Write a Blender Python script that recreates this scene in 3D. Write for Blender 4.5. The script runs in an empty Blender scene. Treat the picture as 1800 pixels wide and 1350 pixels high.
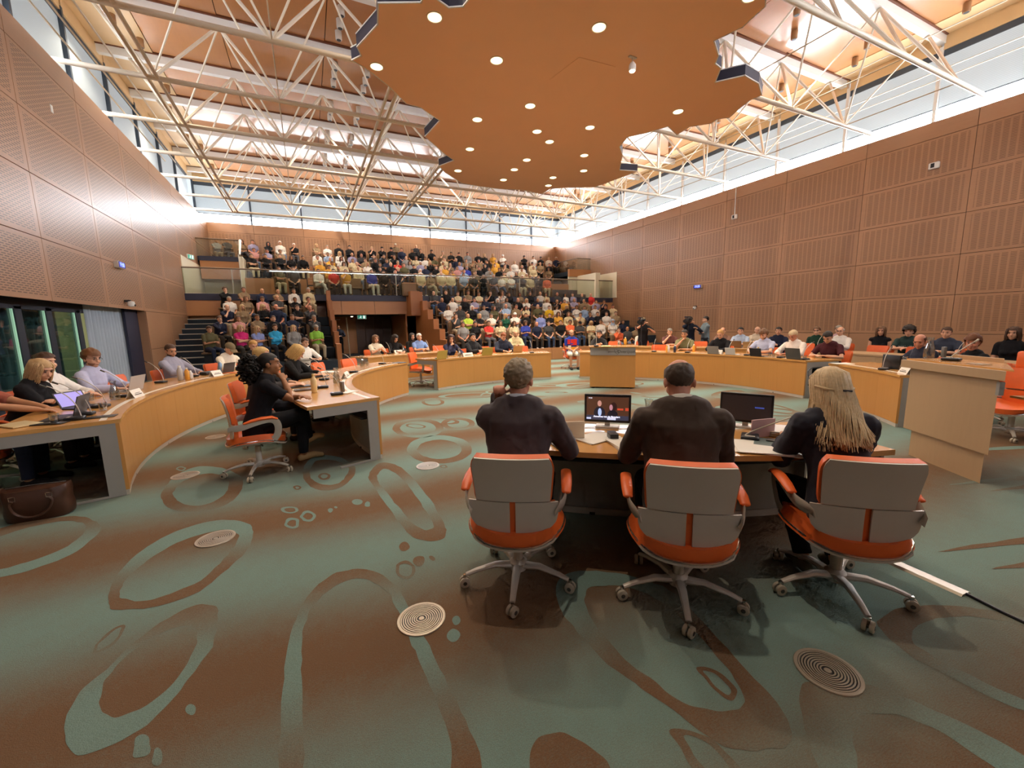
import bpy, bmesh, math, random
from mathutils import Vector, Matrix, noise
R_ = math.radians
scene = bpy.context.scene
C = scene.collection
rnd = random.Random(7)
# ------------------------------------------------------------------ camera
CAM_H = 1.58
def cam_axes(yaw, pitch, roll):
    cy, sy, cp, sp = math.cos(yaw), math.sin(yaw), math.cos(pitch), math.sin(pitch)
    f = Vector((sy*cp, cy*cp, -sp)); r = Vector((cy, -sy, 0)); u = r.cross(f)
    return r*math.cos(roll) + u*math.sin(roll), u*math.cos(roll) - r*math.sin(roll), f
AX_R, AX_U, AX_F = cam_axes(R_(26.369), R_(8.38), R_(-1.134))
FPX = 715.8
cd = bpy.data.cameras.new('camera'); cam = bpy.data.objects.new('camera', cd); C.objects.link(cam)
cd.sensor_width = 36; cd.lens = FPX/1800*36; cd.clip_end = 200
cam.matrix_world = Matrix(((AX_R.x, AX_U.x, -AX_F.x, 0), (AX_R.y, AX_U.y, -AX_F.y, 0), (AX_R.z, AX_U.z, -AX_F.z, CAM_H), (0, 0, 0, 1)))
scene.camera = cam
# ------------------------------------------------------------------ world, exposure
w = bpy.data.worlds.new('sky'); scene.world = w; w.use_nodes = True
bg = w.node_tree.nodes['Background']; bg.inputs[0].default_value = (.80, .90, 1.0, 1); bg.inputs[1].default_value = 1.0
vs = scene.view_settings; vs.view_transform = 'Standard'; vs.look = 'None'; vs.gamma = 1; vs.exposure = 0.22; vs.use_curve_mapping = False
scene.cycles.use_denoising = True
scene.cycles.max_bounces = 6; scene.cycles.diffuse_bounces = 3; scene.cycles.glossy_bounces = 2; scene.cycles.transmission_bounces = 2; scene.cycles.transparent_max_bounces = 10
scene.cycles.caustics_reflective = False; scene.cycles.caustics_refractive = False; scene.cycles.use_adaptive_sampling = True; scene.cycles.adaptive_threshold = .05; scene.cycles.adaptive_min_samples = 12
scene.cycles.sample_clamp_indirect = 6
STRIP_R, STRIP_B, STRIP_L = 52.0, 30.0, 14.0        # daylight through the clear bottom lights of the clerestory
BLIND_R, BLIND_B, BLIND_L = 0.45, 0.40, 0.30         # daylight glowing through the lowered blinds
SPOT_W, HALL_W = 240.0, 620.0                       # downlights in the hanging ceiling panel / in the roof
# ------------------------------------------------------------------ pixel helpers (ground truth of the survey)
def ray(u, v): return AX_R*((u-900)/FPX) - AX_U*((v-675)/FPX) + AX_F
def onz(u, v, z):
    d = ray(u, v); t = (z-CAM_H)/d.z; return Vector((d.x*t, d.y*t, z))
def ony(u, v, y):
    d = ray(u, v); t = y/d.y; return Vector((d.x*t, y, CAM_H+d.z*t))
# ------------------------------------------------------------------ materials
def lin(c):
    if isinstance(c, str): c = [int(c[i:i+2], 16)/255 for i in (0, 2, 4)]
    return tuple(x/12.92 if x <= .04045 else ((x+.055)/1.055)**2.4 for x in c) + (1,)
class NT:
    def __init__(s, name):
        s.m = bpy.data.materials.new(name); s.m.use_nodes = True; s.t = s.m.node_tree; s.b = s.t.nodes['Principled BSDF']; s.o = s.t.nodes['Material Output']
    def n(s, typ, **kw):
        x = s.t.nodes.new(typ)
        for k, v in kw.items():
            if k.startswith('i_'): x.inputs[int(k[2:])].default_value = v
            else: setattr(x, k, v)
        return x
    def l(s, a, b): s.t.links.new(a, b)
    def math(s, op, a, b=None, c=None):
        x = s.n('ShaderNodeMath', operation=op)
        for i, v in enumerate((a, b, c)):
            if v is None: continue
            if isinstance(v, (int, float)): x.inputs[i].default_value = v
            else: s.l(v, x.inputs[i])
        return x.outputs[0]
    def mix(s, f, a, b, mode='MIX'):
        x = s.n('ShaderNodeMix', data_type='RGBA', blend_type=mode)
        for i, v in ((0, f), (6, a), (7, b)):
            if isinstance(v, (int, float, tuple)): x.inputs[i].default_value = v
            else: s.l(v, x.inputs[i])
        return x.outputs[2]
    def coord(s, which='Object'): return s.n('ShaderNodeTexCoord').outputs[which]
    def noise(s, vec, scale, detail=3, stretch=None):
        if stretch:
            mp = s.n('ShaderNodeMapping'); mp.inputs['Scale'].default_value = stretch; s.l(vec, mp.inputs[0]); vec = mp.outputs[0]
        x = s.n('ShaderNodeTexNoise'); x.inputs['Scale'].default_value = scale; x.inputs['Detail'].default_value = detail; s.l(vec, x.inputs[0]); return x.outputs[0]
    def bump(s, h, strength=.2, dist=.01):
        x = s.n('ShaderNodeBump'); x.inputs['Strength'].default_value = strength; x.inputs['Distance'].default_value = dist; s.l(h, x.inputs['Height']); s.l(x.outputs[0], s.b.inputs['Normal'])
    def set(s, **kw):
        for k, v in kw.items(): s.b.inputs[k.replace('_', ' ')].default_value = v
        return s
def mat(name, col, rough=.5, metal=0, spec=.5, var=0, vscale=6, stretch=None, bump=0, coat=0):
    t = NT(name); t.set(Roughness=rough, Metallic=metal); t.b.inputs['Specular IOR Level'].default_value = spec
    if coat: t.b.inputs['Coat Weight'].default_value = coat; t.b.inputs['Coat Roughness'].default_value = .15
    c = lin(col)
    if var or bump:
        nz = t.noise(t.coord(), vscale, 4, stretch)
        dk = tuple(x*(1-var) for x in c[:3])+(1,); lt = tuple(min(1, x*(1+var)) for x in c[:3])+(1,)
        t.l(t.mix(nz, dk, lt), t.b.inputs['Base Color'])
        if bump: t.bump(nz, bump)
    else: t.b.inputs['Base Color'].default_value = c
    return t.m
def objcol(name, rough=.8, spec=.3, var=.12, vscale=40, bump=.25, mul=1.0, sheen=0):
    t = NT(name); t.set(Roughness=rough); t.b.inputs['Specular IOR Level'].default_value = spec
    if sheen: t.b.inputs['Sheen Weight'].default_value = sheen
    oi = t.n('ShaderNodeObjectInfo'); nz = t.noise(t.coord(), vscale, 3)
    f = t.math('MULTIPLY_ADD', nz, 2*var*mul, (1-var)*mul)
    vm = t.n('ShaderNodeVectorMath', operation='SCALE'); t.l(oi.outputs['Color'], vm.inputs[0]); t.l(f, vm.inputs['Scale'])
    t.l(vm.outputs[0], t.b.inputs['Base Color'])
    if bump: t.bump(nz, bump, .004)
    return t.m
def emit(name, col, s):
    t = NT(name); t.b.inputs['Base Color'].default_value = lin(col); t.b.inputs['Emission Color'].default_value = lin(col); t.b.inputs['Emission Strength'].default_value = s; t.set(Roughness=.4); return t.m
def wood_panel(name, col, stagger, pw, ph):
    t = NT(name); t.set(Roughness=.38); t.b.inputs['Specular IOR Level'].default_value = .45
    uv = t.coord('UV'); sp = t.n('ShaderNodeSeparateXYZ'); t.l(uv, sp.inputs[0]); u, v = sp.outputs[0], sp.outputs[1]
    gp = t.n('ShaderNodeNewGeometry').outputs['Position']
    grain = t.noise(gp, 2.2, 5, (1, 1, 14)); big = t.noise(gp, .55, 2)
    oi = t.n('ShaderNodeObjectInfo').outputs['Random']
    c = lin(col); c1 = tuple(x*.80 for x in c[:3])+(1,); c2 = tuple(min(1, x*1.16) for x in c[:3])+(1,)
    k = t.math('MULTIPLY_ADD', oi, .35, t.math('MULTIPLY', t.math('ADD', grain, big), .36))
    base = t.mix(k, c1, c2)
    if pw:
        row = t.math('FLOOR', t.math('DIVIDE', v, .042))
        uu = t.math('ADD', t.math('DIVIDE', u, .165), t.math('MULTIPLY', t.math('MODULO', row, 2), .5)) if stagger else t.math('DIVIDE', u, .165)
        fu = t.math('FRACT', uu); fv = t.math('FRACT', t.math('DIVIDE', v, .042))
        m = t.math('MULTIPLY', t.math('LESS_THAN', t.math('ABSOLUTE', t.math('SUBTRACT', fu, .5)), .36), t.math('LESS_THAN', t.math('ABSOLUTE', t.math('SUBTRACT', fv, .5)), .2))
        inn = t.math('MULTIPLY', t.math('LESS_THAN', t.math('ABSOLUTE', t.math('SUBTRACT', u, pw/2)), pw/2-.12), t.math('LESS_THAN', t.math('ABSOLUTE', t.math('SUBTRACT', v, ph/2)), ph/2-.09))
        m = t.math('MULTIPLY', m, inn)
        base = t.mix(m, base, tuple(x*(.30 if stagger else .42) for x in c[:3])+(1,))  # slots are drawn, not cut: the shade of the holes is in the colour
        t.bump(t.math('SUBTRACT', 1, m), .5, .01)
    t.l(base, t.b.inputs['Base Color'])
    return t.m
def plank_mat(name, col, rough=.42, stretch=(9, 9, .5), var=.16, coat=0):
    t = NT(name); t.set(Roughness=rough); p = t.n('ShaderNodeNewGeometry').outputs['Position']
    a = t.noise(p, 1.1, 2, (2.2, 2.2, .05)); b = t.noise(p, 5, 5, stretch)
    c = lin(col); c1 = tuple(x*(1-var) for x in c[:3])+(1,); c2 = tuple(min(1, x*(1+var)) for x in c[:3])+(1,)
    t.l(t.mix(t.math('MULTIPLY', t.math('ADD', a, b), .5), c1, c2), t.b.inputs['Base Color'])
    if coat: t.b.inputs['Coat Weight'].default_value = coat; t.b.inputs['Coat Roughness'].default_value = .2
    return t.m
def carpet(name, inverse):
    t = NT(name); t.set(Roughness=.95); t.b.inputs['Specular IOR Level'].default_value = .15
    p = t.n('ShaderNodeNewGeometry').outputs['Position']; sp = t.n('ShaderNodeSeparateXYZ'); t.l(p, sp.inputs[0])
    warp = t.noise(p, .35, 2); fine = t.noise(p, 260, 2); tex = t.noise(p, 70, 2, (1, 2.6, 1)); mid = t.noise(p, 12, 3)
    ph = t.math('ADD', t.math('MULTIPLY', t.math('SUBTRACT', sp.outputs[1], 2.85), 2*math.pi/1.75), t.math('MULTIPLY', t.math('SUBTRACT', warp, .5), 3.2))
    ph = t.math('ADD', ph, t.math('MULTIPLY', sp.outputs[0], .18))
    f = t.math('MULTIPLY_ADD', t.math('COSINE', ph), .5, .47)
    f = t.math('ADD', f, t.math('MULTIPLY', t.math('SUBTRACT', tex, .5), .55)); f = t.math('ADD', f, t.math('MULTIPLY', t.math('SUBTRACT', mid, .5), .25))
    cl = t.n('ShaderNodeClamp'); t.l(f, cl.inputs[0]); f = cl.outputs[0]
    if inverse: f = t.math('SUBTRACT', 1, f)
    c = t.mix(f, lin('84664c'), lin('87a299'))
    c = t.mix(t.math('MULTIPLY', fine, .55), c, lin('2c2622'))
    t.l(c, t.b.inputs['Base Color']); t.bump(t.math('ADD', fine, tex), .6, .004)
    return t.m
def glass(name, tint=(.9, .97, .95, 1), alpha=.12):
    t = NT(name); tr = t.n('ShaderNodeBsdfTransparent'); tr.inputs[0].default_value = tint
    gl = t.n('ShaderNodeBsdfGlossy'); gl.inputs['Roughness'].default_value = .02
    mx = t.n('ShaderNodeMixShader'); lw = t.n('ShaderNodeLayerWeight'); lw.inputs[0].default_value = .25
    t.l(t.math('MULTIPLY_ADD', lw.outputs['Facing'], .55, alpha*.4), mx.inputs[0]); t.l(tr.outputs[0], mx.inputs[1]); t.l(gl.outputs[0], mx.inputs[2]); t.l(mx.outputs[0], t.o.inputs[0])
    return t.m
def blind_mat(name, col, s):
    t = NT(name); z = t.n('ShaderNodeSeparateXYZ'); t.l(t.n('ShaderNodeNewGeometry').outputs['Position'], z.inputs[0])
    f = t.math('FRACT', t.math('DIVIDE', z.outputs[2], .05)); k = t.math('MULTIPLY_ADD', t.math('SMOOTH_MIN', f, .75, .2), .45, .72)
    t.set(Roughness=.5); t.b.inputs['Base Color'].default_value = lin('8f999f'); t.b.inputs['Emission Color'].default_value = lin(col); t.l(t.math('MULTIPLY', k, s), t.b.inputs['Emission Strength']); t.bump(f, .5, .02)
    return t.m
WALL = 'ab8060'
M = dict(
 wallL=wood_panel('walnut_panel_staggered_slots', WALL, True, 2.588, 1.208), wallR=wood_panel('walnut_panel_slots', WALL, False, 2.668, 1.208),
 wood=wood_panel('walnut_plain', WALL, False, 0, 0), woodB=plank_mat('tribune_veneer', 'b07a4e', .4, (.6, .6, 14)), woodV=plank_mat('upright_strip_veneer', '9c6236', .45, (16, 16, .3)),
 desk=plank_mat('beech_veneer', 'c98f4d', .36, (12, 12, .35), .12), desktop=plank_mat('beech_worktop', 'd29a58', .22, (5, 5, 5), .1, .4), pale=plank_mat('pale_maple', 'b99872', .5, (7, 7, .6), .1),
 inlay=mat('pale_inlay', 'e6dccb', .35), backing=mat('dark_joint', '2a1a11', .9), steel=mat('grey_lacquer', 'a19c95', .45, .1, var=.05), alu=mat('satin_aluminium', 'cdc3b6', .42, .2, var=.06, vscale=3),
 chrome=mat('polished_aluminium', 'c9c4bd', .18, .95), black=mat('black_plastic', '15151a', .45), dark=mat('dark_void', '141418', .8), navy=mat('navy_lacquer', '2b2c3f', .5, var=.1), white=mat('white_lacquer', 'e9e6e0', .4), cream=mat('truss_paint', 'e9ddc9', .38),
 off=mat('off_white_paint', 'e7dcc0', .6), tan=mat('hanging_panel_paint', 'fac79c', .5, var=.03, vscale=1.5), ceil=plank_mat('ceiling_birch', 'bd8250', .28, (3, .4, 3), .14, .5), slat=plank_mat('ceiling_slats', 'dcb98a', .4, (.4, 30, 3), .12),
 brown=mat('ceiling_edge', '6b3a1d', .5), orange=mat('orange_leather', 'ea6a2c', .42, 0, .5, var=.1, vscale=14, bump=.12), rubber=mat('caster_grey', 'b9ac97', .5), rubberd=mat('caster_dark', '4a463f', .5),
 floor=carpet('carpet', False), ring=carpet('carpet_inverse', True), tcar=mat('navy_stair_carpet', '27303a', .95, var=.2, vscale=60), nosing=mat('stair_nosing', 'b5ab9c', .5), seat=mat('brown_seat_fabric', '7c6248', .85, var=.15, vscale=50), seatw=plank_mat('seat_shell', '9a7048', .5),
 glass=glass('clear_glass'), tglass=glass('balustrade_glass', (.86, .9, .84, 1), .2), dglass=glass('dark_door_glass', (.55, .68, .66, 1), .05), rail=mat('warm_steel_rail', '75604c', .6, .1), paper=mat('paper', 'efe8dc', .7), curtain=mat('grey_curtain', 'aab4bd', .9, var=.08, vscale=4), doorframe=mat('dark_blue_frame', '1d222e', .5), wfr=mat('blue_grey_frame', '3a4450', .5),
 screen=emit('screen_dark', '241c1c', .5), led=emit('clock_digits', '6a78ff', 3.5), ledbg=emit('clock_face', '0a0a66', .6), exitg=emit('exit_green', '2f8f78', .5), exitw=emit('exit_white', 'e8f4ee', .8), lamp=emit('lamp_glow', 'ffe9c4', 14), spotdisc=emit('recess_glow', 'ffdca8', 3.0),
 vent=mat('vent_steel', 'b9ac9a', .3, .5), leatherb=mat('brown_bag_leather', '4a2e20', .4, var=.25, vscale=9, bump=.2), water=glass('water_glass', (.93, .96, .97, 1), .35), juice=mat('orange_juice', 'e79a2c', .3), tgrey=mat('title_grey', '4d443c', .6),
 fabric=objcol('fabric', .85, .25, .13, 22, .35), suit=objcol('suit_cloth', .75, .25, .10, 16, .2, 1, .1), skin=objcol('skin', .5, .35, .06, 30, .1), hair=objcol('hair', .55, .4, .28, 60, .5), lips=objcol('lips', .5, .3, .05, 30, 0, .62), eye=mat('eye_dark', '2a1c16', .4), plain=objcol('coloured_plastic', .4, .5, .03, 5, 0),
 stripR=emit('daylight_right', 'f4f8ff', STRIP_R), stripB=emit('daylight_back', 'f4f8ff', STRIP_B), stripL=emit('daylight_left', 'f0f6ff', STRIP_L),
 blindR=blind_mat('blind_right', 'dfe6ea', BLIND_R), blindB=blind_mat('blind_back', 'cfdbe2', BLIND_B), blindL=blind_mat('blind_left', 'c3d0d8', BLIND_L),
)
# ------------------------------------------------------------------ mesh tools
class MB:
    def __init__(s): s.v = []; s.f = []; s.uv = None
    def add(s, vs, fs):
        o = len(s.v); s.v += [tuple(v) for v in vs]; s.f += [tuple(i+o for i in f) for f in fs]; return s
    def box(s, x0, x1, y0, y1, z0, z1, bev=0):
        if bev:
            b = min(bev, (x1-x0)/2.01, (y1-y0)/2.01, (z1-z0)/2.01)
            return s.rbox(((x0+x1)/2, (y0+y1)/2, (z0+z1)/2), ((x1-x0)/2, (y1-y0)/2, (z1-z0)/2), b)
        v = [(x, y, z) for z in (z0, z1) for y in (y0, y1) for x in (x0, x1)]
        return s.add(v, [(0, 2, 3, 1), (4, 5, 7, 6), (0, 1, 5, 4), (2, 6, 7, 3), (0, 4, 6, 2), (1, 3, 7, 5)])
    def rbox(s, c, h, b, seg=2):
        bm = bmesh.new(); bmesh.ops.create_cube(bm, size=2, matrix=Matrix.Translation(c) @ Matrix.Diagonal((h[0], h[1], h[2], 1)))
        bmesh.ops.bevel(bm, geom=bm.edges[:], offset=b, segments=seg, profile=.5, affect='EDGES')
        bm.verts.index_update(); s.add([v.co for v in bm.verts], [[v.index for v in f.verts] for f in bm.faces]); bm.free(); return s
    def tube(s, pts, r, n=8, side=None, cap=True, round_=False):
        pts = [Vector(p) for p in pts]; k = len(pts)
        rs = list(r) if isinstance(r, (list, tuple)) and len(r) == k else [r]*k
        rs = [x if isinstance(x, (tuple, list)) else (x, x) for x in rs]
        if round_:
            d0 = (pts[1]-pts[0]).normalized(); d1 = (pts[-1]-pts[-2]).normalized(); a, b = rs[0], rs[-1]; ma, mb = min(a), min(b)
            pts = [pts[0]-d0*ma*.92, pts[0]-d0*ma*.6] + pts + [pts[-1]+d1*mb*.6, pts[-1]+d1*mb*.92]
            rs = [(a[0]*.38, a[1]*.38), (a[0]*.8, a[1]*.8)] + rs + [(b[0]*.8, b[1]*.8), (b[0]*.38, b[1]*.38)]; k = len(pts)
        t0 = (pts[1]-pts[0]).normalized()
        ref = Vector(side) if side else (Vector((1, 0, 0)) if abs(t0.x) < .8 else Vector((0, 1, 0)))
        vs = []
        for i in range(k):
            t = (pts[min(i+1, k-1)]-pts[max(i-1, 0)]).normalized()
            a = (ref-t*ref.dot(t)); a = a.normalized() if a.length > 1e-6 else t.orthogonal().normalized()
            b = t.cross(a)
            if not side: ref = a
            vs += [pts[i]+a*(rs[i][0]*math.cos(2*math.pi*j/n))+b*(rs[i][1]*math.sin(2*math.pi*j/n)) for j in range(n)]
        fs = [(i*n+j, i*n+(j+1) % n, (i+1)*n+(j+1) % n, (i+1)*n+j) for i in range(k-1) for j in range(n)]
        if cap: fs += [tuple(reversed(range(n))), tuple(range((k-1)*n, k*n))]
        return s.add(vs, fs)
    def cyl(s, p0, p1, r, n=12): return s.tube([p0, p1], r, n)
    def lathe(s, prof, n=16, c=(0, 0, 0), cap=True):
        vs = [(c[0]+r*math.cos(2*math.pi*j/n), c[1]+r*math.sin(2*math.pi*j/n), c[2]+z) for r, z in prof for j in range(n)]
        fs = [(i*n+j, i*n+(j+1) % n, (i+1)*n+(j+1) % n, (i+1)*n+j) for i in range(len(prof)-1) for j in range(n)]
        if cap: fs += [tuple(reversed(range(n))), tuple(range((len(prof)-1)*n, len(prof)*n))]
        return s.add(vs, fs)
    def ell(s, c, r, n=10, m=7, rot=None):
        c = Vector(c); vs = [Vector((0, 0, -1))]
        for i in range(1, m):
            a = -math.pi/2+math.pi*i/m
            vs += [Vector((math.cos(a)*math.cos(2*math.pi*j/n), math.cos(a)*math.sin(2*math.pi*j/n), math.sin(a))) for j in range(n)]
        vs.append(Vector((0, 0, 1)))
        vs = [Vector((v.x*r[0], v.y*r[1], v.z*r[2])) for v in vs]
        if rot: vs = [rot @ v for v in vs]
        fs = [(0, 1+(j+1) % n, 1+j) for j in range(n)]
        for i in range(m-2): fs += [(1+i*n+j, 1+i*n+(j+1) % n, 1+(i+1)*n+(j+1) % n, 1+(i+1)*n+j) for j in range(n)]
        L = len(vs)-1; fs += [(L, 1+(m-2)*n+j, 1+(m-2)*n+(j+1) % n) for j in range(n)]
        return s.add([v+c for v in vs], fs)
    def prism(s, poly, z0, z1):
        n = len(poly); vs = [(x, y, z0) for x, y in poly]+[(x, y, z1) for x, y in poly]
        return s.add(vs, [tuple(reversed(range(n))), tuple(range(n, 2*n))]+[(i, (i+1) % n, n+(i+1) % n, n+i) for i in range(n)])
    def sheet(s, fn, nu, nv, th):                       # thick curved sheet; fn(u, v) -> point, normal from differences
        e = 1e-3; A = []; B = []
        for j in range(nv+1):
            for i in range(nu+1):
                u, v = i/nu, j/nv; p = Vector(fn(u, v)); pu = Vector(fn(min(1, u+e), v))-Vector(fn(max(0, u-e), v)); pv = Vector(fn(u, min(1, v+e)))-Vector(fn(u, max(0, v-e)))
                nn = pu.cross(pv); nn = nn.normalized() if nn.length > 1e-12 else Vector((0, 0, 1))
                A.append(p+nn*th/2); B.append(p-nn*th/2)
        W = nu+1; o = W*(nv+1); fs = []
        for j in range(nv):
            for i in range(nu):
                a, b, c, d = j*W+i, j*W+i+1, (j+1)*W+i+1, (j+1)*W+i; fs += [(a, b, c, d), (o+d, o+c, o+b, o+a)]
        edge = [i for i in range(W)]+[j*W+nu for j in range(1, nv+1)]+[nv*W+i for i in range(nu-1, -1, -1)]+[j*W for j in range(nv-1, 0, -1)]
        for a, b in zip(edge, edge[1:]+edge[:1]): fs.append((b, a, o+a, o+b))
        return s.add(A+B, fs)
    def sector(s, c, r0, r1, a0, a1, z0, z1, n=None):   # ring segment, angles in degrees
        n = n or max(2, int(abs(a1-a0)/3)); vs = []
        for i in range(n+1):
            a = R_(a0+(a1-a0)*i/n); ca, sa = math.cos(a), math.sin(a)
            vs += [(c[0]+r*ca, c[1]+r*sa, z) for r, z in ((r0, z0), (r1, z0), (r1, z1), (r0, z1))]
        fs = [(i*4+j, i*4+(j+1) % 4, i*4+4+(j+1) % 4, i*4+4+j) for i in range(n) for j in range(4)]+[(3, 2, 1, 0), tuple(n*4+j for j in range(4))]
        return s.add(vs, fs)
    def mesh(s, name, smooth=False):
        m = bpy.data.meshes.new(name); m.from_pydata(s.v, [], s.f)
        bm = bmesh.new(); bm.from_mesh(m); bmesh.ops.recalc_face_normals(bm, faces=bm.faces[:]); bm.to_mesh(m); bm.free()
        if smooth:
            m.polygons.foreach_set('use_smooth', [True]*len(m.polygons))
            try: m.set_sharp_from_angle(angle=R_(40 if smooth is True else smooth))
            except Exception: pass
        return m
def tag(o, label=None, cat=None, group=None, kind=None):
    if label: o['label'] = label
    if cat: o['category'] = cat
    if group: o['group'] = group
    if kind: o['kind'] = kind
    return o
def ob(name, mb, m, parent=None, smooth=False, loc=None, rot=None):
    me = mb if isinstance(mb, bpy.types.Mesh) else mb.mesh(name, smooth)
    if m is not None and not len(me.materials): me.materials.append(M[m] if isinstance(m, str) else m)
    o = bpy.data.objects.new(name, me); C.objects.link(o)
    if parent: o.parent = parent
    if loc: o.location = loc
    if rot: o.rotation_euler = rot
    return o
def empty(name, loc=(0, 0, 0), rz=0):
    o = bpy.data.objects.new(name, None); C.objects.link(o); o.location = loc; o.rotation_euler = (0, 0, rz); o.empty_display_size = .1; return o
def copy_tree(o, parent=None):
    c = o.copy(); C.objects.link(c)
    if parent is not None: c.parent = parent; c.matrix_parent_inverse = o.matrix_parent_inverse
    for ch in o.children: copy_tree(ch, c)
    return c
def struct(name, mb, m, **k): return tag(ob(name, mb, m, **k), kind='structure')
def text_mesh(body, size, name='lettering', bold=0):
    cu = bpy.data.curves.new(name, 'FONT'); cu.body = body; cu.size = size; cu.offset = bold; cu.align_x = 'CENTER'; cu.align_y = 'CENTER'; cu.extrude = .0008; cu.resolution_u = 3
    o = bpy.data.objects.new('tmp', cu); C.objects.link(o); dg = bpy.context.evaluated_depsgraph_get(); me = bpy.data.meshes.new_from_object(o.evaluated_get(dg)); bpy.data.objects.remove(o); bpy.data.curves.remove(cu); me.name = name; me.materials.clear(); return me
_o = 'first second third fourth fifth sixth seventh eighth ninth tenth eleventh twelfth thirteenth fourteenth fifteenth sixteenth seventeenth eighteenth nineteenth'.split(); ORD = ['leftmost']+_o[1:]+['twentieth']+['twenty-'+x for x in _o[:9]]+['thirtieth']+['thirty-'+x for x in _o[:9]]+['fortieth']; FIRST = ['first']+ORD[1:]
def lamp(name, loc, watts, parent, angle=110, size=.06, tgt=(0, 0, -1), col=(1, .86, .68)):
    ld = bpy.data.lights.new(name, 'SPOT'); ld.energy = watts; ld.color = col; ld.spot_size = R_(angle); ld.spot_blend = .8; ld.shadow_soft_size = size
    o = bpy.data.objects.new(name, ld); C.objects.link(o); o.parent = parent; o.location = loc; o.rotation_euler = Vector(tgt).to_track_quat('-Z', 'Y').to_euler(); return o
# ================================================================== SETTING
XL, XR, Y0 = -4.55, 18.1, -7.0
SK = .027
def YB(x): return 28.95-SK*(x-XL)                       # the back wall and everything parallel to it
def sky(x, y): return y-SK*(x-XL)
def catmull(pts, k=5, closed=True):
    n = len(pts); out = []
    for i in range(n):
        p0, p1, p2, p3 = [Vector(pts[(i+j) % n]) for j in (-1, 0, 1, 2)]
        for s in range(k):
            t = s/k; out.append(.5*((2*p1)+(p2-p0)*t+(2*p0-5*p1+4*p2-p3)*t*t+(3*p1-p0-3*p2+p3)*t**3))
    return out
# ---- floor with inlaid carpet figures
floor = struct('floor', MB().box(-9, 19.2, Y0-.5, 30, -.2, 0), 'floor')
def jag(p): return p+Vector((noise.noise(Vector((p.x*14, p.y*14, 1)))*.012, noise.noise(Vector((p.x*14, p.y*14, 7)))*.012, 0))
def carpet_band(outer, inner, h=.0012):
    o = [jag(p) for p in catmull(outer)]; i = [jag(p) for p in catmull(inner)] if inner else None
    mb = MB()
    if i:
        n = len(o); m = len(i); i = [i[min(m-1, int(j*m/n))] for j in range(n)]
        mb.add([(p.x, p.y, h) for p in o]+[(p.x, p.y, h) for p in i], [(j, (j+1) % n, n+(j+1) % n, n+j) for j in range(n)])
    else: mb.add([(p.x, p.y, h) for p in o], [tuple(range(len(o)))])
    me = mb.mesh('carpet_ring')
    bm = bmesh.new(); bm.from_mesh(me)
    for f in bm.faces:
        if f.normal.z < 0: f.normal_flip()
    bm.to_mesh(me); bm.free()
    return ob('carpet_ring', me, 'ring', floor)
def cp(l, ox, oy): return [onz(ox+x/2, oy+y/2, 0) for x, y in l]
A_, B_ = (0, 800), (900, 800)
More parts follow.
